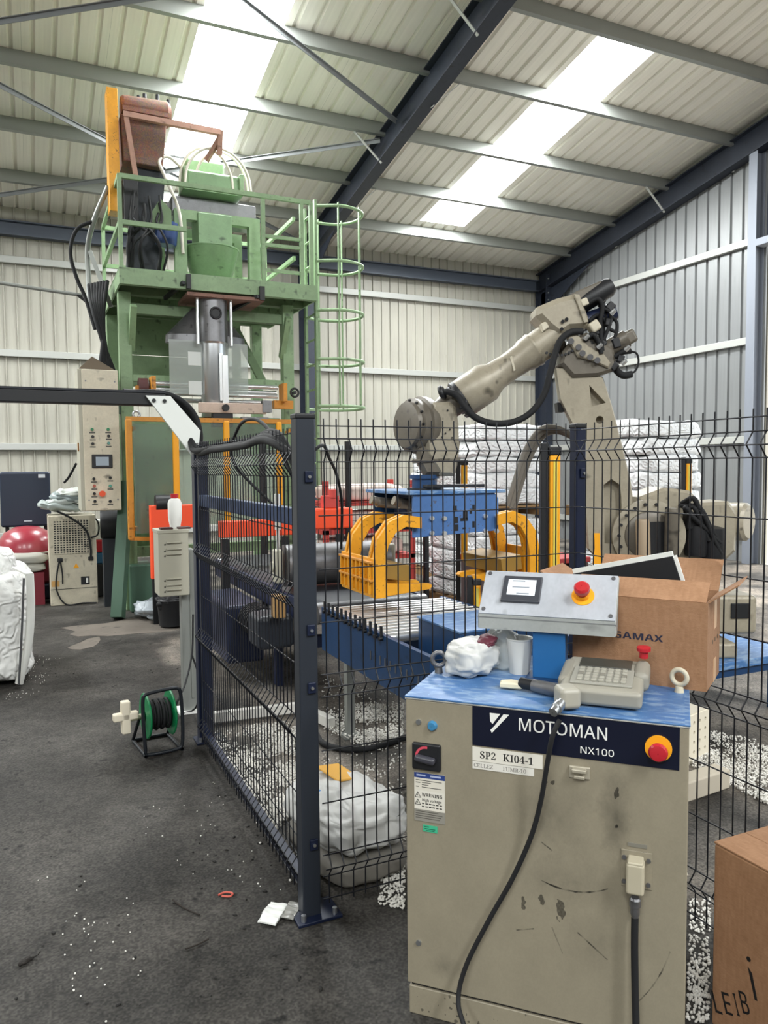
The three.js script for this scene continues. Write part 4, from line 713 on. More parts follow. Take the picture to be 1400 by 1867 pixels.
  for (let k = 0; k < 12; k++) { const a = k / 12 * 2 * Math.PI, s = V(wd.z, 0, -wd.x), u = V(0, 1, 0), c = wc.clone().addScaledVector(wd, 0.062).addScaledVector(s, Math.cos(a) * 0.165).addScaledVector(u, Math.sin(a) * 0.165); obj('drum_bolt', cyl(c, c.clone().addScaledVector(wd, 0.012), 0.009, 0.009, 8), M.black, t); }
  obj('wrist_lower', [P([[757, 815], [836, 805], [832, 845], [826, 868], [772, 868], [762, 848]], -0.13, 0.12, 0.03), P([[752, 838], [836, 834], [836, 840], [753, 845]], -0.14, 0.13, 0.003)], M.robotDark, t);
  for (const [u, v] of [[800, 783], [812, 790], [820, 783], [806, 797], [824, 798], [816, 748]]) obj('bolt', cyl(L(u, v, 0.13), L(u, v, 0.138), 0.006, 0.006, 8), M.black, t);
  // hose loop from the wrist to the elbow
  obj('main_hose', tube([[806, 718, 0.1], [815, 714, 0.14], [834, 722, 0.16], [848, 742, 0.18], [868, 762, 0.18], [900, 772, 0.18], [940, 768, 0.18], [970, 750, 0.18], [992, 718, 0.18], [1003, 680, 0.18], [1012, 645, 0.17], [1022, 620, 0.17], [1040, 606, 0.16], [1062, 604, 0.15]].map(([u, v, d]) => L(u, v, d)), 0.022, 90), M.rubber, t);
  obj('cable_clamp', [ring(L(806, 716, 0.1), 0.03, 0.02, V(1, 0.4, 0.3)), rbox(0.05, 0.06, 0.06, 0.01, L(845, 738, 0.15).x, L(845, 738, 0.15).y, 0.15)], M.black, t);
  obj('arm_harness', [...[0, 1, 2].map(k => tube([[1055, 800], [1010, 778], [985, 782], [960, 815], [940, 870], [925, 920]].map(([u, v]) => L(u + k * 5, v + k * 4, -0.12 - 0.05 * k)), 0.016 + 0.004 * k))], std('#6f6a62', 0.6), t);

  // steel pedestal under the robot
  const p = thing('robot_pedestal', 'blue steel pedestal plate carrying the robot base', 'pedestal', [base.x, 0, base.z], 0);
  obj('top_plate', rbox(1.15, 0.05, 0.9, 0.006, 0.12, ped - 0.025, 0), M.blueTop, p);
  obj('edge_channel', [span(-0.44, 0.68, 0.3, ped - 0.05, 0.41, 0.43), span(-0.44, 0.68, 0.3, ped - 0.05, -0.43, -0.41), span(0.66, 0.68, 0.3, ped - 0.05, -0.41, 0.41)], M.blueDeep, p);
  for (const [x, z] of [[-0.38, 0.36], [0.6, 0.36], [-0.38, -0.36], [0.6, -0.36]]) obj('leg', span(x - 0.05, x + 0.05, 0, 0.35, z - 0.05, z + 0.05, 0.006), M.blueDeep, p);
}

// ------------------------------------------------------------------ bag gripper
{
  const xc = 2.485, zc = -4.58, t = thing('bag_gripper', 'yellow and blue bag gripper with curved tines hanging from the robot wrist', 'gripper', [xc, 0.85, zc]);
  const y = v => v - 0.85;
  obj('adapter', [cyl(V(-0.07, y(1.5), 0), V(-0.07, y(1.575), 0), 0.085), cyl(V(-0.07, y(1.575), 0), V(-0.07, y(1.6), 0), 0.1)], M.blueDeep, t);
  obj('swivel_plate', [cyl(V(-0.07, y(1.5), 0), V(-0.07, y(1.512), 0), 0.12), rbox(0.44, 0.02, 0.07, 0.004, 0.1, y(1.525), 0.1)], M.black, t);
  obj('top_plate', rbox(0.72, 0.022, 0.66, 0.004, 0, y(1.49), 0), M.blueTop, t);
  obj('front_plate', plate([[-0.315, y(1.21)], [0.28, y(1.23)], [0.29, y(1.2)], [0.315, y(1.24)], [0.315, y(1.44)], [0.285, y(1.48)], [-0.315, y(1.48)]].filter((_, i) => i !== 2), 0.02, 0.002).translate(0, 0, 0.29), M.blue, t);
  obj('rear_plate', rbox(0.63, 0.27, 0.02, 0.004, 0, y(1.345), -0.3), M.blueDeep, t);
  obj('inner_beam', rbox(0.4, 0.2, 0.5, 0.01, 0.02, y(1.37), 0), std('#172448', 0.5), t);
  for (const [u, v] of [[786, 945], [809, 945], [786, 972], [809, 972], [883, 941], [905, 941], [883, 968], [904, 968]]) { const p = on('z', zc + 0.31, u, v); obj('plate_bolt', cyl(V(p.x - xc, y(p.y), 0.31), V(p.x - xc, y(p.y), 0.328), 0.015, 0.015, 8), M.chrome, t); }
  for (const [u, v, w, h] of [[829, 927, 8, 10], [848, 938, 10, 16], [858, 932, 5, 10], [831, 948, 9, 12], [846, 947, 16, 6], [832, 962, 8, 12], [846, 963, 7, 3], [863, 956, 5, 12], [863, 925, 5, 10]]) { const p = on('z', zc + 0.31, u, v); obj('slot', box(w * 0.0034, h * 0.0034, 0.004, p.x - xc, y(p.y), 0.31), M.black, t); }
  for (const [x, z] of [[-0.2, 0.12], [-0.26, -0.1]]) obj('air_cylinder', [cyl(V(x - 0.12, y(1.42), z), V(x + 0.1, y(1.4), z), 0.035), cyl(V(x - 0.16, y(1.44), z), V(x - 0.1, y(1.42), z), 0.03)], std('#8a8378', 0.4, 0.6), t);
  for (const [x, z] of [[-0.22, 0.18], [-0.18, 0.02]]) obj('elbow_fitting', [cyl(V(x, y(1.33), z), V(x, y(1.43), z), 0.028), ring(V(x, y(1.38), z), 0.03, 0.012, V(0, 1, 0.3))], M.steelDull, t);
  const arm = [[-0.28, 1.34], [-0.4, 1.36], [-0.5, 1.32], [-0.58, 1.22], [-0.61, 1.1], [-0.61, 0.9], [-0.6, 0.855], [-0.53, 0.855], [-0.53, 1.08], [-0.51, 1.17], [-0.46, 1.25], [-0.39, 1.285], [-0.28, 1.27]].map(([x, v]) => [x, y(v)]);
  for (const s of [1, -1]) { // two jaws
    const mx = g => { if (s < 0) { g.scale(-1, 1, 1); const p = g.attributes.position; for (const a of Object.values(g.attributes)) for (let i = 0; i < p.count; i += 3) for (let c = 0; c < a.itemSize; c++) { const k = a.getComponent(i, c); a.setComponent(i, c, a.getComponent(i + 1, c)); a.setComponent(i + 1, c, k); } } return g; };
    const jaw = geos => geos.map(g => mx(g.index ? g.toNonIndexed() : g));
    for (const z of [0.33, 0.27, -0.06, -0.12]) obj('jaw_arm', jaw([plate(arm, 0.03, 0.002).translate(0, 0, z)]), M.yellow, t);
    obj('jaw_plate', jaw([rbox(0.018, 0.24, 0.52, 0.003, -0.605, y(0.98), 0.1)]), M.yellow, t);
    for (const v of [1.075, 0.965]) obj('jaw_stringer', jaw([rbox(0.026, 0.014, 0.52, 0.003, -0.622, y(v), 0.1)]), M.amber, t);
    for (let k = 0; k < 8; k++) obj('jaw_rib', jaw([rbox(0.022, 0.2, 0.014, 0.002, -0.622, y(0.98), -0.13 + k * 0.065)]), M.yellow, t);
    for (const z of [0.3, 0.12, -0.06]) obj('tine', jaw([plate([[-0.6, 0.0], [-0.22, 0.03], [-0.2, 0.05], [-0.22, 0.065], [-0.6, 0.09]].map(([a, b]) => [a, b + y(0.855)]), 0.05, 0.003).translate(0, 0, z)]), M.yellow, t);
    obj('support_plate', jaw([rbox(0.16, 0.1, 0.5, 0.004, -0.42, y(1.0), 0.06, 0, 0, -0.15)]), std('#8a6a2a', 0.6), t);  // jaw yellow darkened here, putting its shade into the colour
  }
}

// ------------------------------------------------------------------ conveyors
{
  const x0 = 1.71, x1 = 2.62, t = thing('roller_conveyor', 'blue roller conveyor with bright steel rollers under the gripper', 'conveyor', [2.16, 0, -3.95]);
  const X = v => v - 2.16, Z = v => v + 3.95;
  obj('side_frame', [span(X(x0), X(x0) + 0.03, 0.46, 0.745, Z(-4.7), Z(-3.2), 0.004)], M.blueDeep, t);
  obj('side_frame', [span(X(x1) - 0.03, X(x1), 0.46, 0.745, Z(-4.7), Z(-3.2), 0.004)], M.blueDeep, t);
  for (let k = 0; k < 13; k++) { const z = Z(-4.62) + k * 0.073; obj('roller', cyl(V(X(x0) + 0.03, 0.725, z), V(X(x1) - 0.03, 0.725, z), 0.024, 0.024, 16), M.chrome, t); obj('axle_end', [cyl(V(X(x0) - 0.02, 0.725, z), V(X(x0) + 0.03, 0.725, z), 0.012, 0.012, 8), rbox(0.012, 0.06, 0.02, 0.003, X(x0) - 0.006, 0.765, z)], M.black, t); }
  for (let k = 0; k < 10; k++) obj('slot_strip', box(0.004, 0.05, 0.012, X(x0) - 0.002, 0.6, Z(-3.9) + k * 0.065), M.steelDull, t);  // row of dull steel strips on the side frame
  for (const [x, z] of [[x0 + 0.03, -4.3], [x1 - 0.03, -4.3], [x0 + 0.03, -3.3], [x1 - 0.03, -3.3]]) { obj('leg', span(X(x) - 0.025, X(x) + 0.025, 0.02, 0.5, Z(z) - 0.025, Z(z) + 0.025), M.galv, t); obj('foot', rbox(0.1, 0.02, 0.1, 0.003, X(x), 0.01, Z(z)), M.galv, t); }
  obj('cross_tie', span(X(x0) + 0.03, X(x1) - 0.03, 0.5, 0.56, Z(-4.33), Z(-4.27)), M.blueDeep, t);

  const b = thing('belt_conveyor', 'black belt conveyor feeding bags from the tower to the rollers', 'conveyor', [2.16, 0, -6.2]);
  const zz = v => v + 6.2;
  const belt = []; const prof = [[zz(-8.0), 0.72], [zz(-4.82), 0.72]];
  obj('belt', [rbox(0.8, 0.16, 3.2, 0.078, 0, 0.66, zz(-6.4))], M.belt, b);
  for (const z of [-4.9, -7.9]) obj('end_drum', cyl(V(-0.42, 0.66, zz(z)), V(0.42, 0.66, zz(z)), 0.075, 0.075, 24), M.steelDull, b);
  for (const s of [-1, 1]) obj('side_rail', span(s * 0.42, s * 0.45, 0.56, 0.72, zz(-7.9), zz(-4.95), 0.004), M.navyDark, b);
  for (const [x, z] of [[-0.4, -5.2], [0.4, -5.2], [-0.4, -7.6], [0.4, -7.6]]) obj('leg', span(x - 0.03, x + 0.03, 0, 0.58, zz(z) - 0.03, zz(z) + 0.03), M.navyDark, b);
  obj('lower_frame', [span(-0.43, 0.43, 0.36, 0.44, zz(-5.24), zz(-5.16)), span(-0.44, -0.4, 0.36, 0.44, zz(-7.6), zz(-5.2))], M.navyDark, b);
  obj('drive_housing', rbox(0.3, 0.46, 0.9, 0.03, -0.66, 0.36, zz(-6.3)), M.navyDark, b);
  obj('gear_motor', [rbox(0.26, 0.24, 0.3, 0.04, -0.62, 0.5, zz(-5.3)), lathe([[0.001, 0], [0.1, 0], [0.11, 0.02], [0.11, 0.3], [0.09, 0.34], [0.001, 0.34]], V(-0.62, 0.5, zz(-5.45)), V(0, 0, -1), 22)], std('#252a33', 0.45), b);
  obj('wooden_block', rbox(0.08, 0.16, 0.1, 0.01, -0.62, 0.7, zz(-5.1)), std('#b08a58', 0.8), b);
  obj('motor_fins', Array.from({ length: 7 }, (_, k) => cyl(V(-0.62, 0.5, zz(-5.5) - k * 0.04), V(-0.62, 0.5, zz(-5.51) - k * 0.04), 0.125, 0.125, 22)), M.black, b);

  // pressing roller station over the belt
  const r = thing('flattening_roller', 'grey steel flattening drum with bearing block above the black belt', 'roller', [2.16, 0.74, -5.6]);
  obj('drum', cyl(V(-0.42, 0.17, 0), V(0.42, 0.17, 0), 0.16, 0.16, 30), M.steelDull, r);
  obj('bearing', [rbox(0.06, 0.26, 0.12, 0.02, -0.47, 0.17, 0), cyl(V(-0.52, 0.17, 0), V(-0.44, 0.17, 0), 0.04)], M.grayBox, r);
  obj('bearing', [rbox(0.06, 0.26, 0.12, 0.02, 0.47, 0.17, 0)], M.grayBox, r);
  obj('pneumatic_rod', [cyl(V(-0.47, 0.3, 0.02), V(-0.47, 0.72, 0.02), 0.012), cyl(V(-0.47, 0.45, 0.02), V(-0.47, 0.72, 0.02), 0.022)], M.chrome, r);
  obj('stand', [span(-0.5, -0.45, -0.74, 0.05, -0.04, 0.04), span(0.45, 0.5, -0.74, 0.05, -0.04, 0.04)], M.navyDark, r);

  const bx = thing('blue_guard_box', 'blue sheet steel guard box beside the end of the rollers', 'guard box', [2.1, 0, -3.42]);
  obj('body', rbox(0.45, 0.36, 0.44, 0.006, 0, 0.66, 0), M.blueDeep, bx);
  obj('top', rbox(0.46, 0.012, 0.45, 0.003, 0, 0.846, 0), M.blueTop, bx);  // lighter blue than the body paints in the light on the top
  obj('leg', span(-0.2, 0.2, 0, 0.48, -0.2, -0.14), M.blueDeep, bx);
}

// ------------------------------------------------------------------ light curtains, wrapped pallets and clutter behind the cell
function lightCurtain(x, z, y0, y1, label, wide = 0.05) {
  const t = thing('light_curtain', label, 'safety sensor', [x, 0, z], -0.43);
  obj('column', rbox(0.036, y1 + 0.06, 0.05, 0.006, -0.036, (y1 + 0.06) / 2, 0), M.black, t);
  obj('sensor', rbox(wide, y1 - y0, 0.05, 0.008, 0.012, (y0 + y1) / 2, 0.01), M.machineYellow, t);
  obj('lens_strip', rbox(wide * 0.4, y1 - y0 - 0.04, 0.006, 0.002, 0.012, (y0 + y1) / 2, 0.036), std('#d9c65a', 0.2), t);
  obj('cap', rbox(wide + 0.01, 0.04, 0.055, 0.006, 0.012, y1 + 0.02, 0.01), M.black, t);
}
{ const a = on('z', -3.02, 1005, 830); lightCurtain(a.x, -3.02, 0.9, a.y, 'yellow light curtain column in front of the robot hoses'); const b = on('z', -5.6, 1252, 845); lightCurtain(b.x, -5.6, 0.9, b.y, 'yellow light curtain column beyond the robot shoulder'); const c = on('z', -5.3, 843, 848); lightCurtain(c.x, -5.3, 0.9, c.y, 'yellow light curtain column behind the gripper adapter'); const d = on('z', -4.4, 866, 1066); lightCurtain(d.x, -4.4, 0.4, d.y, 'short yellow sensor post beside the blue guard box', 0.045); }
function pallet(x, z, turn, levels, label, w = 1.0, d = 1.15) {
  const t = thing('wrapped_pallet', label, 'pallet of sacks', [x, 0, z], turn);
  let y = 0;
  for (let l = 0; l < levels; l++) {
    for (const s of [-1, 0, 1]) obj('pallet_runner', box(0.1, 0.1, d, s * (w / 2 - 0.06), y + 0.05, 0), std('#8a6d4a', 0.85), t);
    for (let k = 0; k < 5; k++) obj('pallet_board', box(w, 0.02, 0.13, 0, y + 0.11, -d / 2 + 0.08 + k * (d - 0.16) / 4), std('#927551', 0.85), t);
    for (let k = 0; k < 5; k++) obj('sack_layer', wrinkled(pillow(w * (0.99 + 0.03 * ((k * 7 + l) % 3)), 0.2, d, x * 3 + k + l * 9, 0.28, 0.03, 30), 0.06, 5, k + x), M.wrap, t).position.y = y + 0.12 + k * 0.185;
    y += 1.08;
  }
  return t;
}
pallet(6.25, -6.75, 0.15, 2, 'double stack of film-wrapped sacks behind the robot shoulder'); pallet(5.0, -7.95, 0.1, 2, 'double stack of film-wrapped sacks left of the robot lower arm'); pallet(3.9, -9.6, 0, 1, 'low film-wrapped pallet beside the caged ladder'); pallet(5.9, -10.2, 0, 2, 'double stack of film-wrapped sacks farthest back under the portal'); pallet(8.6, -8.6, 0.3, 1, 'low film-wrapped pallet near the gable wall');
{
  const t = thing('back_fence', 'grey mesh fence behind the belt conveyor', 'fence panel', [2.3, 0, -8.1]);
  meshPanel(t, 2.0, 40, [1.85, 1.65, 1.45, 1.25, 1.05, 0.85, 0.65, 0.45, 0.25], [], 1.9, 0.1, 0, 0.003);
  for (const x of [0, 1.0, 2.0]) obj('upright', span(x - 0.03, x + 0.03, 0, 1.95, -0.05, -0.01), M.black, t);
  const rack = thing('red_rack', 'red steel stillage with stacked sacks behind the gripper', 'rack', [3.6, 0, -8.5]);
  for (const x of [-0.55, 0.55]) for (const z of [-0.3, 0.3]) obj('upright', span(x - 0.03, x + 0.03, 0, 1.5, z - 0.03, z + 0.03), M.redRail, rack);
  for (const y of [0.3, 0.62, 0.94, 1.26]) { obj('shelf', span(-0.58, 0.58, y - 0.05, y, -0.33, 0.33), M.redRail, rack); obj('sack', pillow(1.0, 0.2, 0.56, y * 10, 0.4, 0.05).translate(0, y, 0), std('#d9c8bf', 0.6), rack); }
  const rp = thing('red_pallet', 'red plastic pallet on the floor behind the light curtain', 'pallet', [4.35, 0, -6.2]);
  obj('deck', rbox(1.0, 0.05, 0.8, 0.01, 0, 0.76, 0), std('#9a2f2f', 0.55), rp); for (const x of [-0.42, 0, 0.42]) obj('runner', rbox(0.1, 0.735, 0.8, 0.01, x, 0.3675, 0), std('#4a3838', 0.7), rp);
}
{ // perforated pale tray on the floor right of the controller
  const a = on('y', 0.02, 1275, 1330), t = thing('perforated_tray', 'pale perforated metal tray on the floor behind the right fence panel', 'tray', [3.15, 0, -3.05], 0.25);
  obj('panel', plate([[-0.32, 0.02], [0.32, 0.02], [0.32, 0.27], [-0.32, 0.27]], 0.012, 0, Array.from({ length: 40 }, (_, k) => circle(-0.27 + (k % 10) * 0.06, 0.06 + Math.floor(k / 10) * 0.055, 0.011, 6))), std('#e3dbc8', 0.6), t);
  obj('flange', [span(-0.32, 0.32, 0.26, 0.275, -0.4, 0), span(-0.32, -0.31, 0.02, 0.27, -0.4, 0), span(0.31, 0.32, 0.02, 0.27, -0.4, 0), span(-0.32, 0.32, 0, 0.02, -0.4, 0.01)], std('#c9c2b2', 0.6), t);
  obj('liner', span(-0.3, 0.3, 0.02, 0.25, -0.38, -0.1), M.black, t);
  const bl = thing('blue_block', 'thin dark blue sheet lying on the pale tray', 'plate', [2.98, 0.277, -3.2], 0.5); obj('sheet', rbox(0.5, 0.02, 0.34, 0.004, 0, 0.01, 0), std('#123a63', 0.45), bl);  // flat dark blue sheet over the tray
  const pi = thing('pale_pipe', 'pale plastic pipe leaning inside the right fence panel', 'pipe');
  obj('tube', cyl(V(2.3, 0.02, -2.2), V(2.42, 0.9, -2.75), 0.028), std('#cfc7b6', 0.5), pi); obj('collar', [cyl(V(2.385, 0.64, -2.59), V(2.395, 0.72, -2.64), 0.04), cyl(V(2.37, 0.52, -2.51), V(2.376, 0.57, -2.545), 0.038)], M.black, pi); rebase(pi, 2.3, 0, -2.2);
  const be = thing('pale_beam', 'pale timber beam lying on the floor beyond the controller', 'beam', [2.75, 0, -2.75], 0.1); obj('timber', rbox(0.9, 0.1, 0.1, 0.01, 0, 0.05, 0), std('#b9b0a0', 0.75), be);
  const bw = thing('white_frame', 'white angle bar lying on the pellets behind the gate', 'bar'); obj('long_leg', bar(V(1.0, 0.05, -4.9), V(1.6, 0.05, -4.85), 0.05, 0.06), std('#d4d2cc', 0.6), bw); obj('short_leg', bar(V(1.6, 0.05, -4.85), V(1.68, 0.05, -4.45), 0.05, 0.06), std('#d4d2cc', 0.6), bw); rebase(bw, 1.3, 0, -4.8);
}

// ------------------------------------------------------------------ robot controller in the foreground
const CT = rad(-45.8), CO = V(0.99, 0, -2.005), CW = 0.78, CH = 0.978, CD = 0.6;
const cN = V(Math.sin(CT), 0, Math.cos(CT)), cE = V(Math.cos(CT), 0, -Math.sin(CT));
const onFront = (u, v, off = 0) => { const p = onPlane(CO.clone().addScaledVector(cN, off), cN, u, v); return V(p.clone().sub(CO).dot(cE), p.y, off); };
const onTop = (u, v, y) => { const p = on('y', y, u, v).sub(CO); return V(p.dot(cE), y, p.dot(cN)); };
const cw = p => CO.clone().addScaledVector(cE, p.x).addScaledVector(cN, p.z).setY(p.y);
function canvasTex(w, h, draw) { const c = document.createElement('canvas'); c.width = w; c.height = h; const x = c.getContext('2d'); draw(x, w, h); const t = new THREE.CanvasTexture(c); t.colorSpace = THREE.SRGBColorSpace; t.anisotropy = 4; return t; }
const decalGeo = (w, h, d = 0.0016) => { const g = new THREE.BoxGeometry(w, h, d); return g; };
function decal(name, w, h, x, y, z, map, parent, rough = 0.5) { const m = new THREE.Mesh(decalGeo(w, h), std('#ffffff', rough, 0, { map })); m.name = name; m.position.set(x, y, z); m.castShadow = m.receiveShadow = true; parent.add(m); return m; }
const bold = await new FontLoader().loadAsync('fonts/droid/droid_sans_bold.typeface.json');
const regular = await new FontLoader().loadAsync('fonts/droid/droid_sans_regular.typeface.json');
const textGeo = (s, size, depth = 0.0015, font = regular) => { const g = new TextGeometry(s, { font, size, depth, curveSegments: 4 }); g.computeBoundingBox(); return g; };
const stretched = (s, w, h, depth, font) => { const g = textGeo(s, 1, 1, font), b = g.boundingBox; return g.translate(-b.min.x, -b.min.y, 0).scale(w / (b.max.x - b.min.x), h / (b.max.y - b.min.y), depth); };

{
  const t = thing('robot_controller', 'beige robot controller cabinet with navy name band standing in the foreground', 'controller', [CO.x, 0, CO.z], CT);
  const paint = tex(1024, (u, v) => { // beige enamel with scuffs, stains and scratches where the photograph shows them
    const X = u * 0.8, Y = v * 1.0; let k = 0.97 + 0.1 * (cloud(u, v) - 0.5) + 0.03 * (N256(u, v) - 0.5);
    const stain = (x, y, a, b, s) => { const d = Math.hypot((X - x) / a, (Y - y) / b) + 0.9 * (cloud(u * 1.7, v * 1.7) - 0.5); if (d < 1) k -= s * (1 - d) * (0.6 + 0.8 * N48(u, v)); };
    stain(0.42, 0.68, 0.12, 0.14, 0.12); stain(0.6, 0.7, 0.05, 0.14, 0.2); stain(0.49, 0.5, 0.16, 0.08, 0.1); stain(0.12, 0.17, 0.06, 0.04, 0.12); stain(0.55, 0.34, 0.1, 0.1, 0.08);
    const scr = (x0, y0, x1, y1, w, s, bow = 0) => { const dx = x1 - x0, dy = y1 - y0, l = Math.hypot(dx, dy), f = ((X - x0) * dx + (Y - y0) * dy) / l / l; if (f < 0 || f > 1) return; const d = Math.abs((X - x0) * dy - (Y - y0) * dx) / l - 0; const e = Math.abs(((X - x0) * dy - (Y - y0) * dx) / l - bow * 4 * f * (1 - f)); if (e < w * (0.5 + N110(u, v))) k -= s * N48(v, u) * 1.4; };
    scr(0.4, 0.49, 0.58, 0.5, 0.002, 0.5, 0.02); scr(0.5, 0.36, 0.58, 0.3, 0.0018, 0.5); scr(0.4, 0.6, 0.43, 0.58, 0.002, 0.4); scr(0.33, 0.33, 0.38, 0.345, 0.0018, 0.35); scr(0.66, 0.2, 0.74, 0.36, 0.0016, 0.4, 0.01); scr(0.43, 0.36, 0.46, 0.29, 0.0016, 0.25);
    const spot = (x, y, a, b) => { const w = Math.hypot((X - x) / a, (Y - y) / b) + 1.1 * (N110(u, v) - 0.5) + 0.6 * (N48(v, u) - 0.5); if (w < 0.85) k -= 0.5 * (0.6 + 0.4 * N256(u, v)); };
    spot(0.349, 0.412, 0.006, 0.02); spot(0.4, 0.436, 0.009, 0.013); spot(0.452, 0.414, 0.013, 0.024); spot(0.41, 0.775, 0.006, 0.006); spot(0.43, 0.775, 0.005, 0.007); spot(0.6, 0.77, 0.006, 0.014); spot(0.6, 0.68, 0.006, 0.006);
    if (Y < 0.1 && N48(u, v) * N110(u, v) > 0.5 + Y * 2.5) k -= 0.35;
    return [0.57 * k, 0.538 * k, 0.465 * k];
  });
  paint.repeat.set(1 / 0.8, 1);
  const beige = std('#ffffff', 0.42, 0, { map: paint });
  const z0 = -CD;
  obj('plinth', span(0.004, CW - 0.004, 0.0, 0.088, z0, -0.004, 0.004), beige, t);
  obj('cabinet_body', span(0, CW, 0.096, 0.968, z0, -0.022, 0.006), beige, t);
  obj('plinth_gap', span(0.01, CW - 0.01, 0.08, 0.1, z0 + 0.01, -0.012), M.black, t);
  obj('door', span(0, CW, 0.098, 0.968, -0.022, 0, 0.004), beige, t);
  obj('top_lip', span(-0.002, CW + 0.002, 0.968, 0.972, z0, 0.002, 0.001), std('#b8b8b4', 0.35, 0.5), t);
  obj('top_cover', span(-0.003, CW + 0.003, 0.972, CH, z0, 0.002, 0.002), M.blueTop, t);
  const band = obj('name_band', span(0.203, 0.757, 0.854, 0.967, -0.001, 0.0022), std('#0d1226', 0.3), t);
  obj('lettering', stretched('MOTOMAN', 0.238, 0.036, 0.0012).translate(0.337, 0.912, 0.0022), M.white, band);
  obj('lettering', stretched('NX100', 0.088, 0.019, 0.0012).translate(0.505, 0.869, 0.0022), M.white, band);
  const lg = [[[0.254, 0.953], [0.284, 0.953], [0.262, 0.922], [0.255, 0.93]], [[0.293, 0.953], [0.309, 0.953], [0.26, 0.896], [0.256, 0.904], [0.268, 0.918]]];
  for (const s of lg) obj('emblem', plate(s, 0.0012).translate(0, 0, 0.0022), M.white, band);
  const es = obj('emergency_stop', [cyl(V(0.705, 0.908, 0.002), V(0.705, 0.908, 0.008), 0.034, 0.034, 28)], M.machineYellow, t);
  obj('mushroom', lathe([[0.001, 0], [0.014, 0], [0.015, 0.014], [0.023, 0.018], [0.0245, 0.026], [0.02, 0.034], [0.001, 0.037]], V(0.705, 0.906, 0.008), V(0, 0, 1), 26), M.red, es);
  const lab = (w, h, fn) => canvasTex(w, h, fn);
  decal('name_plate', 0.2, 0.04, 0.303, 0.829, 0.001, lab(800, 160, (x, w, h) => { x.fillStyle = '#dcd8cd'; x.fillRect(0, 0, w, h); x.fillStyle = '#2b2a28'; x.font = 'bold 118px serif'; x.textBaseline = 'middle'; x.fillText('SP2', 85, 84, 190); x.fillText('KI04-1', 350, 84, 350); }), t);
  decal('name_plate', 0.176, 0.022, 0.291, 0.7965, 0.001, lab(800, 100, (x, w, h) => { x.fillStyle = '#dad7cf'; x.fillRect(0, 0, w, h); x.fillStyle = '#55524c'; x.font = '70px serif'; x.textBaseline = 'middle'; x.fillText('CELLEZ', 16, 52, 330); x.fillText('FUMR-10', 400, 52, 380); }), t);
  decal('warning_label', 0.094, 0.146, 0.073, 0.678, 0.001, lab(400, 620, (x, w, h) => { x.fillStyle = '#d5d0c3'; x.fillRect(0, 0, w, h); x.fillStyle = '#2a3f7d'; x.fillRect(0, 0, w, 66); x.fillStyle = '#aab4d2'; x.fillRect(30, 20, 120, 22); x.fillRect(210, 20, 140, 22); x.fillStyle = '#4a4843'; for (const [a, b, c] of [[20, 92, 340], [20, 122, 60], [100, 118, 120], [100, 146, 90], [20, 176, 40], [100, 176, 260]]) x.fillRect(a, b, c, 9); x.fillStyle = '#d9d5ca'; x.fillRect(8, 226, 384, 230); x.fillStyle = '#35332f'; x.font = 'bold 62px sans-serif'; x.fillText('WARNING', 100, 300, 270); x.font = 'bold 48px sans-serif'; x.fillText('High voltage', 100, 362, 260); x.font = 'bold 32px sans-serif'; for (const y of [402, 440]) { for (let k = 0; k < 6; k++) x.fillRect(100 + k * 46, y - 18, 34, 14); } for (const y of [252, 345]) { x.beginPath(); x.moveTo(46, y); x.lineTo(84, y + 66); x.lineTo(10, y + 66); x.closePath(); x.lineWidth = 8; x.strokeStyle = '#35332f'; x.stroke(); x.fillRect(42, y + 24, 8, 24); } x.fillStyle = '#8b887f'; x.fillRect(0, 470, w, 150); x.fillStyle = '#4f4c46'; for (let k = 0; k < 4; k++) x.fillRect(16, 490 + k * 28, 300 + (k * 53) % 70, 9); }), t);
  decal('green_sticker', 0.044, 0.02, 0.075, 0.585, 0.001, lab(200, 90, (x, w, h) => { x.fillStyle = '#3fae86'; x.fillRect(0, 0, w, h); x.fillStyle = '#1d5f4a'; x.fillRect(15, 16, 70, 12); x.fillRect(20, 44, 150, 12); x.fillRect(40, 68, 120, 10); }), t);
  const sw = obj('main_switch', rbox(0.088, 0.08, 0.014, 0.006, 0.066, 0.803, 0.006), M.black, t);
  obj('red_arc', new THREE.RingGeometry(0.026, 0.033, 20, 1, Math.PI * 0.45, Math.PI * 0.6).translate(0.066, 0.803, 0.0135).toNonIndexed(), std('#c94b5c', 0.4), sw);
  obj('switch_handle', rbox(0.062, 0.02, 0.022, 0.008, 0.066, 0.8, 0.022, 0, 0, -0.12), std('#3a3a42', 0.35), sw);
  obj('pilot_lamp', [lathe([[0.001, 0.012], [0.011, 0.012], [0.0135, 0.008], [0.015, 0]], V(0.083, 0.896, 0), V(0, 0, 1), 20)], std('#3b7ca6', 0.25), t);
  for (const [x, y] of [[0.041, 0.903], [0.037, 0.23]]) obj('screw', cyl(V(x, y, 0), V(x, y, 0.006), 0.008, 0.008, 12), M.steel, t);
  obj('latch', [rbox(0.056, 0.034, 0.008, 0.003, 0.503, 0.815, 0.003), rbox(0.04, 0.012, 0.02, 0.004, 0.503, 0.823, 0.012), rbox(0.03, 0.01, 0.012, 0.003, 0.503, 0.804, 0.01)], std('#aca594', 0.4, 0.3), t);
  obj('connector_plate', span(0.614, 0.694, 0.52, 0.62, 0, 0.004, 0.001), beige, t);
  const plug = obj('power_plug', [rbox(0.046, 0.085, 0.045, 0.008, 0.652, 0.562, 0.026), rbox(0.04, 0.02, 0.05, 0.004, 0.652, 0.598, 0.022)], std('#b0a893', 0.5), t);
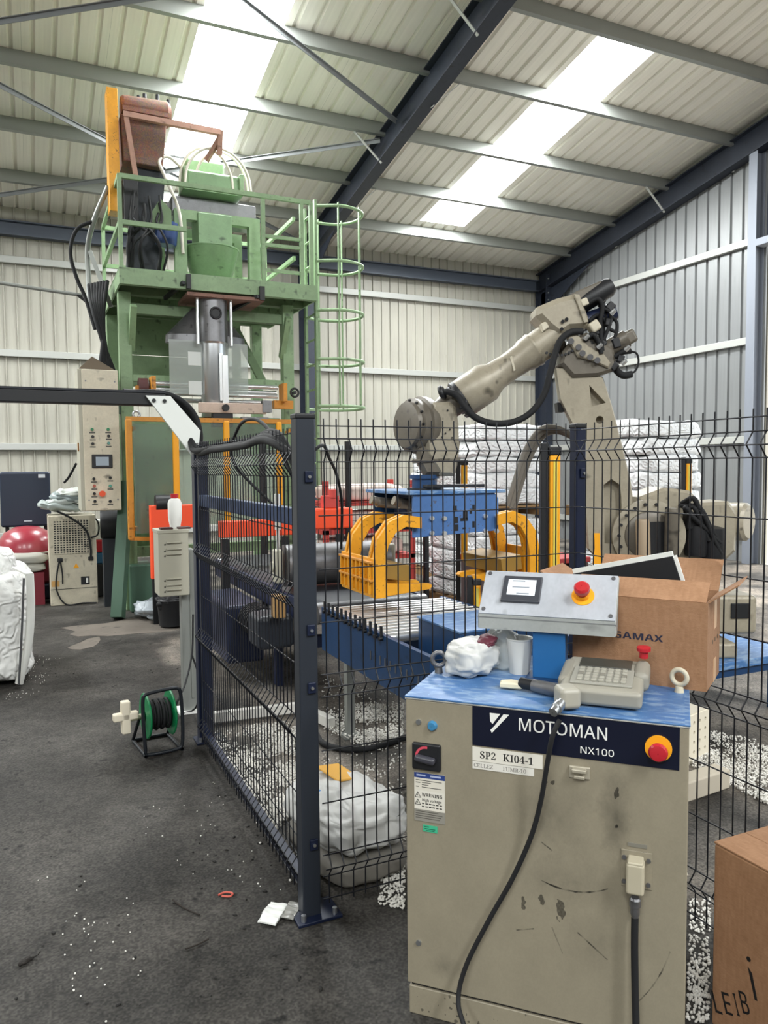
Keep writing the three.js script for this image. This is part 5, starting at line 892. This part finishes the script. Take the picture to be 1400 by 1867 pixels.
  obj('gland', lathe([[0.001, 0], [0.009, 0], [0.012, 0.01], [0.012, 0.03], [0.015, 0.032], [0.015, 0.05], [0.011, 0.055], [0.011, 0.07], [0.001, 0.07]], V(0.652, 0.45, 0.026), V(0, 1, 0), 16), M.steelDull, plug);
  for (const [x, y] of [[0.684, 0.6], [0.622, 0.534], [0.622, 0.6], [0.684, 0.534]]) obj('screw', cyl(V(x, y, 0.004), V(x, y, 0.009), 0.006, 0.006, 8), M.steelDull, plug);
  obj('label_strip', span(0.63, 0.68, 0.63, 0.64, 0, 0.002), std('#77746a', 0.6), t);
  for (const [x, z] of [[0.02, -0.272], [0.755, -0.3]]) { const g = obj('lifting_eye', [ring(V(x, CH + 0.045, z), 0.022, 0.0075, V(x < 0.3 ? 0.25 : -0.35, 0, 1)), cyl(V(x, CH, z), V(x, CH + 0.018, z), 0.014, 0.011, 14)], x < 0.3 ? M.steelDull : std('#c6bda8', 0.5), t); }
  // cable from the plug to the floor
  tag(obj('power_cable', tube([V(0.652, 0.45, 0.028), V(0.652, 0.38, 0.03), V(0.655, 0.25, 0.032), V(0.66, 0.12, 0.04), V(0.665, 0.03, 0.06), V(0.7, 0.012, 0.12), V(0.8, 0.012, 0.16)].map(cw), 0.0095), M.rubber), 'black power cable running from the plug down to the floor', 'cable');
  const fr = (u, v, off) => cw(onFront(u, v, off));
  tag(obj('pendant_cable', tube([fr(1021, 1312, 0.045), fr(1008, 1340, 0.06), fr(998, 1390, 0.055), fr(986, 1460, 0.04), fr(970, 1520, 0.03), fr(935, 1600, 0.025), fr(890, 1680, 0.025), fr(850, 1760, 0.03), fr(837, 1805, 0.04), fr(836, 1835, 0.06), fr(848, 1880, 0.1), V(0.2, 0.012, 0.25).clone().copy(cw(V(0.24, 0.012, 0.2)))], 0.0068, 120), M.rubber), 'black pendant cable hanging down across the controller front', 'cable');
}
{ // pendant lying on the controller
  const t = thing('teach_pendant', 'grey teach pendant with red stop button lying on the blue controller top', 'teach pendant', [CO.x, CH, CO.z], CT);
  const s = new THREE.Group(); const R = 0.02;
  const tilt = -0.02, b = (w, h, d, x, y, z, m, n, r = 0.006, p = t, rx = 0.1) => obj(n, rbox(w, h, d, r, x, y, z, rx), m, p);
  const body = b(0.225, 0.05, 0.27, 0.548, 0.042, -0.19, std('#989488', 0.5), 'body', 0.014);
  obj('grip', [rbox(0.04, 0.055, 0.17, 0.016, 0.443, 0.044, -0.21, 0.1), rbox(0.045, 0.06, 0.13, 0.02, 0.652, 0.055, -0.24, 0.1)], std('#8f8b80', 0.5), body);
  b(0.15, 0.006, 0.075, 0.548, 0.076, -0.265, std('#44443f', 0.25), 'display', 0.002, body);
  const pad = b(0.17, 0.006, 0.13, 0.548, 0.066, -0.15, std('#97958c', 0.5), 'keypad', 0.002, body);
  for (let i = 0; i < 7; i++) for (let j = 0; j < 5; j++) obj('key', rbox(0.015, 0.006, 0.016, 0.002, 0.488 + i * 0.02, 0.0715 + (2 - j) * 0.0022, -0.195 + j * 0.022, 0.1), j === 2 && i % 3 === 0 ? std('#7d7a70', 0.5) : std('#9f9c91', 0.5), pad);
  obj('stop_button', [lathe([[0.001, 0], [0.013, 0], [0.013, 0.018], [0.02, 0.022], [0.02, 0.032], [0.001, 0.036]], V(0.655, 0.1, -0.28), V(0, 1, 0.1), 22)], M.red, t);
  obj('cable_socket', [rbox(0.06, 0.06, 0.07, 0.015, 0.465, 0.035, -0.03, 0, 0.5, 0)], std('#a19d91', 0.45), t);
  obj('cable_gland', lathe([[0.001, 0], [0.012, 0], [0.012, 0.02], [0.016, 0.022], [0.016, 0.04], [0.013, 0.044], [0.013, 0.06], [0.001, 0.062]], V(0.458, 0.03, -0.005), V(-0.35, -0.35, 0.9), 18), M.steel, t);
  const g = thing('cable_plug', 'black and grey cable plug with a cream cap lying on the controller top', 'plug', [CO.x, CH, CO.z], CT);
  obj('body', [cyl(V(0.35, 0.022, -0.15), V(0.43, 0.022, -0.12), 0.019, 0.021, 18)], M.steelDull, g); obj('sleeve', cyl(V(0.31, 0.022, -0.165), V(0.35, 0.022, -0.15), 0.017), M.black, g); obj('cream_cap', [plate([[-0.035, -0.02], [0.03, -0.015], [0.025, 0.02], [-0.01, 0.03], [-0.04, 0.01]], 0.018, 0.004).rotateX(-Math.PI / 2).translate(0.285, 0.005, -0.165)], std('#d9d0b4', 0.55), g); obj('tail', tube([V(0.43, 0.024, -0.12), V(0.455, 0.03, -0.13), V(0.462, 0.03, -0.19), V(0.455, 0.03, -0.28)], 0.014), M.rubber, g);
}
{ // operator panel on its blue column
  const t = thing('operator_panel', 'grey operator box with small screen and red emergency stop on a blue column', 'operator panel', [CO.x, CH, CO.z], CT);
  const Y = v => v - CH, x0 = 0.147, x1 = 0.575, zf = -0.285;
  obj('column', span(0.32, 0.422, 0.004, Y(1.19), -0.36, -0.3, 0.004), std('#1f5f98', 0.4), t);
  obj('foot', span(0.3, 0.44, 0, 0.006, -0.38, -0.28), M.blueDeep, t);
  const prof = [[0, Y(1.132)], [0, Y(1.178)], [-0.118, Y(1.302)], [-0.118, Y(1.27)], [-0.05, Y(1.132)]];
  obj('enclosure', plate(prof.map(([z, y]) => [-z, y]), x1 - x0, 0.004).rotateY(Math.PI / 2).translate(x0, 0, zf), std('#b4b7b4', 0.42, 0.1, { map: grimeT }), t);
  obj('lid_seam', span(x0 - 0.001, x1 + 0.001, Y(1.168), Y(1.171), zf - 0.002, zf + 0.001), std('#77797a', 0.5), t);
  const n = V(0, 0.118, 0.124).normalize(), face = (fx, ft, off = 0) => { const y = Y(1.178) + (1.302 - 1.178) * ft, z = zf - 0.118 * ft; return V(x0 + (x1 - x0) * fx, y, z).addScaledVector(n, off); };
  const tiltX = -Math.atan2(0.118, 0.124), onFace = (g, fx, ft, off) => { const p = face(fx, ft, off); return g.rotateX(tiltX).translate(p.x, p.y, p.z); };
  const lid = obj('lid', onFace(rbox(x1 - x0 - 0.006, 0.168, 0.006, 0.002), 0.5, 0.5, 0.002), std('#c6cad2', 0.35, 0.1, { map: grimeT }), t);
  const sc = obj('touch_screen', onFace(rbox(0.125, 0.1, 0.012, 0.004), 0.305, 0.56, 0.01), std('#3b3d44', 0.4), t);
  obj('display', onFace(box(0.09, 0.06, 0.002), 0.305, 0.58, 0.0165), std('#dde2ea', 0.2, 0, { emissive: '#c9d4e4', emissiveIntensity: 0.12 }), sc);
  for (let k = 0; k < 3; k++) obj('text_line', onFace(box(0.04 + 0.015 * (k % 2), 0.004, 0.001), 0.28 + 0.02 * k, 0.72 - k * 0.14, 0.018), std('#8f969e', 0.4), sc);
  const es = obj('emergency_stop', onFace(new THREE.CylinderGeometry(0.035, 0.035, 0.003, 28).rotateX(Math.PI / 2), 0.755, 0.5, 0.0065), M.machineYellow, t);
  const p = face(0.755, 0.5, 0.008);
  obj('mushroom', lathe([[0.001, 0], [0.017, 0], [0.017, 0.02], [0.02, 0.024], [0.024, 0.03], [0.024, 0.045], [0.018, 0.052], [0.001, 0.054]], p, n, 26), std('#b3252b', 0.35), es);
  obj('collar', lathe([[0.017, 0], [0.021, 0], [0.021, 0.014], [0.017, 0.014]], p, n, 24), M.machineYellow, es);
  for (const [a, b] of [[0.04, 0.1], [0.96, 0.1], [0.04, 0.92], [0.96, 0.92]]) { const q = face(a, b, 0.005); obj('screw', lathe([[0.001, 0.004], [0.006, 0.004], [0.007, 0]], q, n, 12), M.steelDull, t); }
}
{ // bag and cup behind the column
  const q = onTop(870, 1232, CH), w = cw(q);
  const t = thing('plastic_bag', 'crumpled white plastic bag on the controller top', 'plastic bag', [w.x, CH, w.z - 0.03], 0.4);
  obj('film', wrinkled(pillow(0.18, 0.115, 0.13, 71, 0.55, 0.05, 64), 0.024, 22, 5), std('#c4c4c1', 0.4), t);
  obj('dark_content', wrinkled(pillow(0.07, 0.03, 0.06, 73, 0.7, 0.1).rotateZ(0.3).translate(0.03, 0.09, 0.04), 0.02, 20, 2), std('#5a2230', 0.5), t);
  const c = cw(V(0.268, CH, -0.36)), k = thing('plastic_cup', 'translucent white plastic cup between the bag and the blue column', 'cup', [c.x, CH, c.z]);
  obj('cup', lathe([[0.001, 0], [0.032, 0], [0.042, 0.11], [0.044, 0.112], [0.044, 0.116], [0.04, 0.114], [0.03, 0.004], [0.001, 0.004]], V(0, 0, 0), V(0, 1, 0), 24), std('#cfcfcb', 0.4), k);
  const s = thing('plastic_sheet', 'thin clear plastic sheet draped beside the cup', 'plastic sheet', [...cw(V(0.2, CH, -0.38)).toArray()], CT);
  obj('sheet', wrinkled(pillow(0.1, 0.13, 0.05, 78, 0.6, 0.15, 36), 0.03, 12, 1), new THREE.MeshPhysicalMaterial({ color: '#d9dcda', roughness: 0.3, transmission: 0.5, thickness: 0 }), s);
}
{ // open cardboard box on the controller
  const e2 = V(0.829, 0, -0.559), e1 = V(0.559, 0, 0.829), corner = on('y', CH, 1288, 1262), W = 0.405, D = 0.25, Hh = 0.265, th = 0.005;
  const ang = Math.atan2(-e1.z, e1.x), t = thing('cardboard_box', 'open brown cardboard box with dark block letters standing on the controller', 'cardboard box', [corner.x - e1.x * W, CH, corner.z - e1.z * W], ang);
  obj('front_wall', span(0, W, 0, Hh, -th, 0), M.card, t); obj('side_wall', span(W - th, W, 0, Hh, -D, -th), M.card, t); obj('side_wall', span(0, th, 0, Hh, -D, -th), M.card, t); obj('rear_wall', span(th, W - th, 0, Hh, -D, -D + th), M.card, t); obj('bottom', span(th, W - th, 0, 0.006, -D + th, -th), M.card, t);
  const flap = (w, l, m4) => obj('flap', box(w, th * 0.8, l).translate(0, 0, l / 2).applyMatrix4(m4), M.card, t);
  const mk = (x, y, z, ry, rx) => new THREE.Matrix4().makeTranslation(x, y, z).multiply(new THREE.Matrix4().makeRotationY(ry)).multiply(new THREE.Matrix4().makeRotationX(rx));
  flap(W - 0.01, 0.09, mk(W / 2, Hh, -th / 2, Math.PI, -0.6)); // front flap folded in and up
  flap(D - 0.04, 0.1, mk(W, Hh, -D / 2 + 0.01, Math.PI / 2, -0.62)); flap(D - 0.02, 0.13, mk(0, Hh, -D / 2, -Math.PI / 2, -0.5)); flap(W - 0.01, 0.14, mk(W / 2, Hh, -D, Math.PI, -0.7));
  obj('print', stretched('GAMAX', 0.15, 0.021, 0.0008, bold).translate(0.13, 0.135, 0), std('#1d2038', 0.6), t);
  obj('side_print', [...[0, 1, 2].map(k => box(0.0008, 0.012, 0.016, W + 0.0004, 0.13, -0.1 - k * 0.05))], std('#5a4632', 0.7), t);
  obj('tape', [box(0.0008, 0.1, 0.05, W + 0.0004, 0.215, -0.15), box(0.0008, 0.07, 0.05, W + 0.0004, 0.035, -0.15)], std('#cfa780', 0.3), t);
  const mid = V(corner.x, 0, corner.z).addScaledVector(e1, -W / 2).addScaledVector(e2, D / 2);
  const sp = thing('flat_panel', 'black flat panel with silver edge sticking out of the open cardboard box', 'panel', [mid.x, CH + 0.006, mid.z], ang);
  const pn = V(-e2.x, 0, -e2.z), pc = mid.clone().addScaledVector(e2, -0.02), L2 = (u, v) => { const p = onPlane(pc, pn, u, v).sub(V(mid.x, CH + 0.006, mid.z)); return [p.dot(e1), p.y]; };
  const [a, b, c, d] = [[1044, 1046], [1226, 1014], [1243, 1066], [1066, 1100]].map(q => L2(...q));
  obj('backing', plate([a, b, c, [c[0] - 0.02, 0.01], [d[0], 0.01]], 0.018, 0.002).translate(0, 0, 0.002), std('#0c0d12', 0.75), sp);
  obj('silver_edge', bar(V(a[0], a[1] + 0.004, 0.012), V(b[0], b[1] + 0.004, 0.012), 0.012, 0.022), M.whitePlate, sp);
  obj('side_edge', bar(V(b[0], b[1], 0.012), V(c[0], c[1], 0.012), 0.006, 0.022), M.white, sp);
  obj('bracket', span(-0.03, 0.0, 0.12, 0.26, 0.02, 0.032), std('#3c3d42', 0.6), sp);
}
{ // cardboard box on the floor at the right edge
  const c = on('y', 0.55, 1302, 1536), W = 0.255, D = 0.5, Hh = 0.55;
  const t = thing('cardboard_box', 'closed brown cardboard box with slanted lettering on the floor beside the fence', 'cardboard box', [c.x, 0, c.z + D]);
  obj('body', rbox(W, Hh - 0.004, D, 0.006, W / 2, (Hh - 0.004) / 2, -D / 2), M.card, t);
  obj('top_flap', rbox(W * 0.5 - 0.001, 0.006, D + 0.004, 0.002, W * 0.25, Hh, -D / 2), M.card, t); obj('top_flap', rbox(W * 0.5 - 0.001, 0.006, D + 0.004, 0.002, W * 0.75, Hh, -D / 2), M.card, t);
  const put = (g, a, y, tilt) => g.rotateZ(tilt).translate(a, y, 0).rotateY(-Math.PI / 2).translate(-0.0006, 0, -D);
  'LEIB'.split('').forEach((ch, k) => obj('print', put(stretched(ch, ch === 'I' ? 0.009 : 0.026, 0.058, 0.0008), 0.017 + k * 0.036 - (k > 2 ? 0.014 : 0) + (k === 2 ? 0.003 : 0), 0.046 + k * 0.02, 0.33), M.black, t));
  obj('print', put(plate([[0, 0], [0.008, 0], [0.01, 0.07], [0.0, 0.085]], 0.0008), 0.148, 0.168, 0.3), M.black, t); obj('print', put(plate(circle(0, 0, 0.007, 12), 0.0008), 0.125, 0.272, 0), M.black, t);
}

// ------------------------------------------------------------------ litter, pellets and small things on the floor
{
  const r = rng(99), pts = [];
  const inPoly = (p, poly) => { let c = false; for (let i = 0, j = poly.length - 1; i < poly.length; j = i++) { const [a, b] = poly[i], [d, e] = poly[j]; if ((b > p[1]) !== (e > p[1]) && p[0] < (d - a) * (p[1] - b) / (e - b) + a) c = !c; } return c; };
  const scatter = (poly, n, heap = 0) => { const xs = poly.map(p => p[0]), ys = poly.map(p => p[1]), x0 = Math.min(...xs), x1 = Math.max(...xs), y0 = Math.min(...ys), y1 = Math.max(...ys); for (let k = 0, g = 0; k < n && g < n * 40; g++) { const u = x0 + r() * (x1 - x0), v = y0 + r() * (y1 - y0); if (!inPoly([u, v], poly)) continue; const p = on('y', 0, u, v); if (fbm(p.x * 4, p.z * 4, 12, 3) + 0.25 < r() * 0.6) continue; pts.push([p.x, 0.004 + r() * heap, p.z]); k++; } };
  scatter([[372, 1352], [400, 1335], [470, 1325], [560, 1315], [560, 1400], [540, 1480], [500, 1520], [430, 1440]], 5200, 0.02);
  scatter([[590, 1330], [600, 1300], [660, 1285], [735, 1290], [735, 1350], [650, 1360]], 2600, 0.025);
  scatter([[585, 1240], [735, 1225], [735, 1480], [590, 1470]], 700);
  scatter([[1262, 1330], [1400, 1360], [1400, 1470], [1262, 1400]], 3000, 0.02);
  scatter([[1258, 1640], [1296, 1640], [1292, 1867], [1252, 1867]], 420, 0.004);
  scatter([[700, 1530], [738, 1500], [738, 1660], [690, 1650]], 500, 0.006);
  scatter([[20, 1190], [110, 1200], [70, 1265], [10, 1280]], 120); scatter([[220, 1480], [520, 1380], [560, 1640], [350, 1600]], 60); scatter([[60, 1600], [260, 1600], [260, 1867], [150, 1867]], 40);
  const g = new THREE.IcosahedronGeometry(0.0052, 0), m = new THREE.InstancedMesh(g, std('#dcd9d2', 0.35), pts.length), M4 = new THREE.Matrix4(), q = new THREE.Quaternion();
  pts.forEach((p, i) => { const s = (p[0] < 0.86 ? 0.45 : 0.7) + 0.6 * r() * (p[0] < 0.86 ? 0.6 : 1); M4.compose(V(...p), q.setFromEuler(new THREE.Euler(r() * 6, r() * 6, r() * 6)), V(s, s * 0.8, s)); m.setMatrixAt(i, M4); });
  m.name = 'plastic_pellets'; m.castShadow = m.receiveShadow = true; m.userData = { kind: 'stuff', label: 'white plastic pellets spilled over the floor of the robot cell', category: 'pellets' }; scene.add(m);
  const bits = []; for (let k = 0; k < 140; k++) { const z = [[30 + r() * 300, 1195 + r() * 60], [350 + r() * 200, 1400 + r() * 250], [20 + r() * 600, 1500 + r() * 340]][k % 3], p = on('y', 0, ...z), s = 0.003 + 0.007 * r() * r(); bits.push(place(new THREE.TetrahedronGeometry(s, 1).scale(1.6, 0.3, 1), p.x, 0.003, p.z, 0, r() * 6, 0)); }
  const lit = obj('floor_litter', bits, std('#1c1a18', 0.9)); lit.userData = { kind: 'stuff', label: 'small dark crumbs of dirt scattered on the concrete floor', category: 'dirt' };
}
{
  const F0 = (u, v, y = 0.006) => on('y', y, u, v);
  const a = F0(498, 1668), t = thing('foil_wrapper', 'torn white and clear wrapper on the floor by the corner post', 'wrapper', [a.x, 0, a.z], 0.9);
  obj('sheet', wrinkled(new THREE.BoxGeometry(0.13, 0.006, 0.07, 24, 1, 14).translate(0, 0.012, 0), 0.02, 18, 3), std('#dfe0dc', 0.4), t); obj('clear_flap', wrinkled(new THREE.BoxGeometry(0.1, 0.004, 0.05, 20, 1, 10).translate(0.03, 0.012, 0.06), 0.02, 18, 6), std('#8e8d88', 0.3), t);
  tag(obj('plastic_strap', tube([F0(398, 1632), F0(410, 1627), F0(424, 1629), F0(420, 1634), F0(404, 1634)], 0.004), std('#c25a4c', 0.5)), 'small curl of red strap on the dark floor', 'strap');
  tag(obj('twig', tube([F0(315, 1640), F0(330, 1652), F0(345, 1660), F0(364, 1668)], 0.003), std('#2a241f', 0.9)), 'thin dry twig on the floor near the red strap', 'twig');
  tag(obj('twig', tube([F0(338, 1730), F0(360, 1722), F0(380, 1712)], 0.003), std('#2a241f', 0.9)), 'straight dark twig on the bare concrete away from the fence', 'twig');
  tag(obj('floor_hose', tube([F0(575, 1335, 0.018), F0(590, 1356, 0.018), F0(620, 1365, 0.018), F0(660, 1366, 0.018), F0(700, 1358, 0.018), F0(745, 1342, 0.018)], 0.018), M.rubber), 'black hose curving round the pellets under the conveyor', 'hose');
  const lf = F0(48, 1752), leaf = thing('dry_leaf', 'dark dry leaf lying alone on the concrete floor', 'leaf', [lf.x, 0, lf.z], 0.6); obj('blade', wrinkled(new THREE.SphereGeometry(0.022, 16, 10).scale(1.3, 0.25, 0.5).translate(0, 0.007, 0), 0.02, 60, 3), std('#1d1814', 0.9), leaf); obj('stalk', tube([V(0.02, 0.006, 0), V(0.035, 0.01, 0.01), V(0.045, 0.018, 0.012)], 0.0018), std('#1d1814', 0.9), leaf);
}

renderer.render(scene, camera);
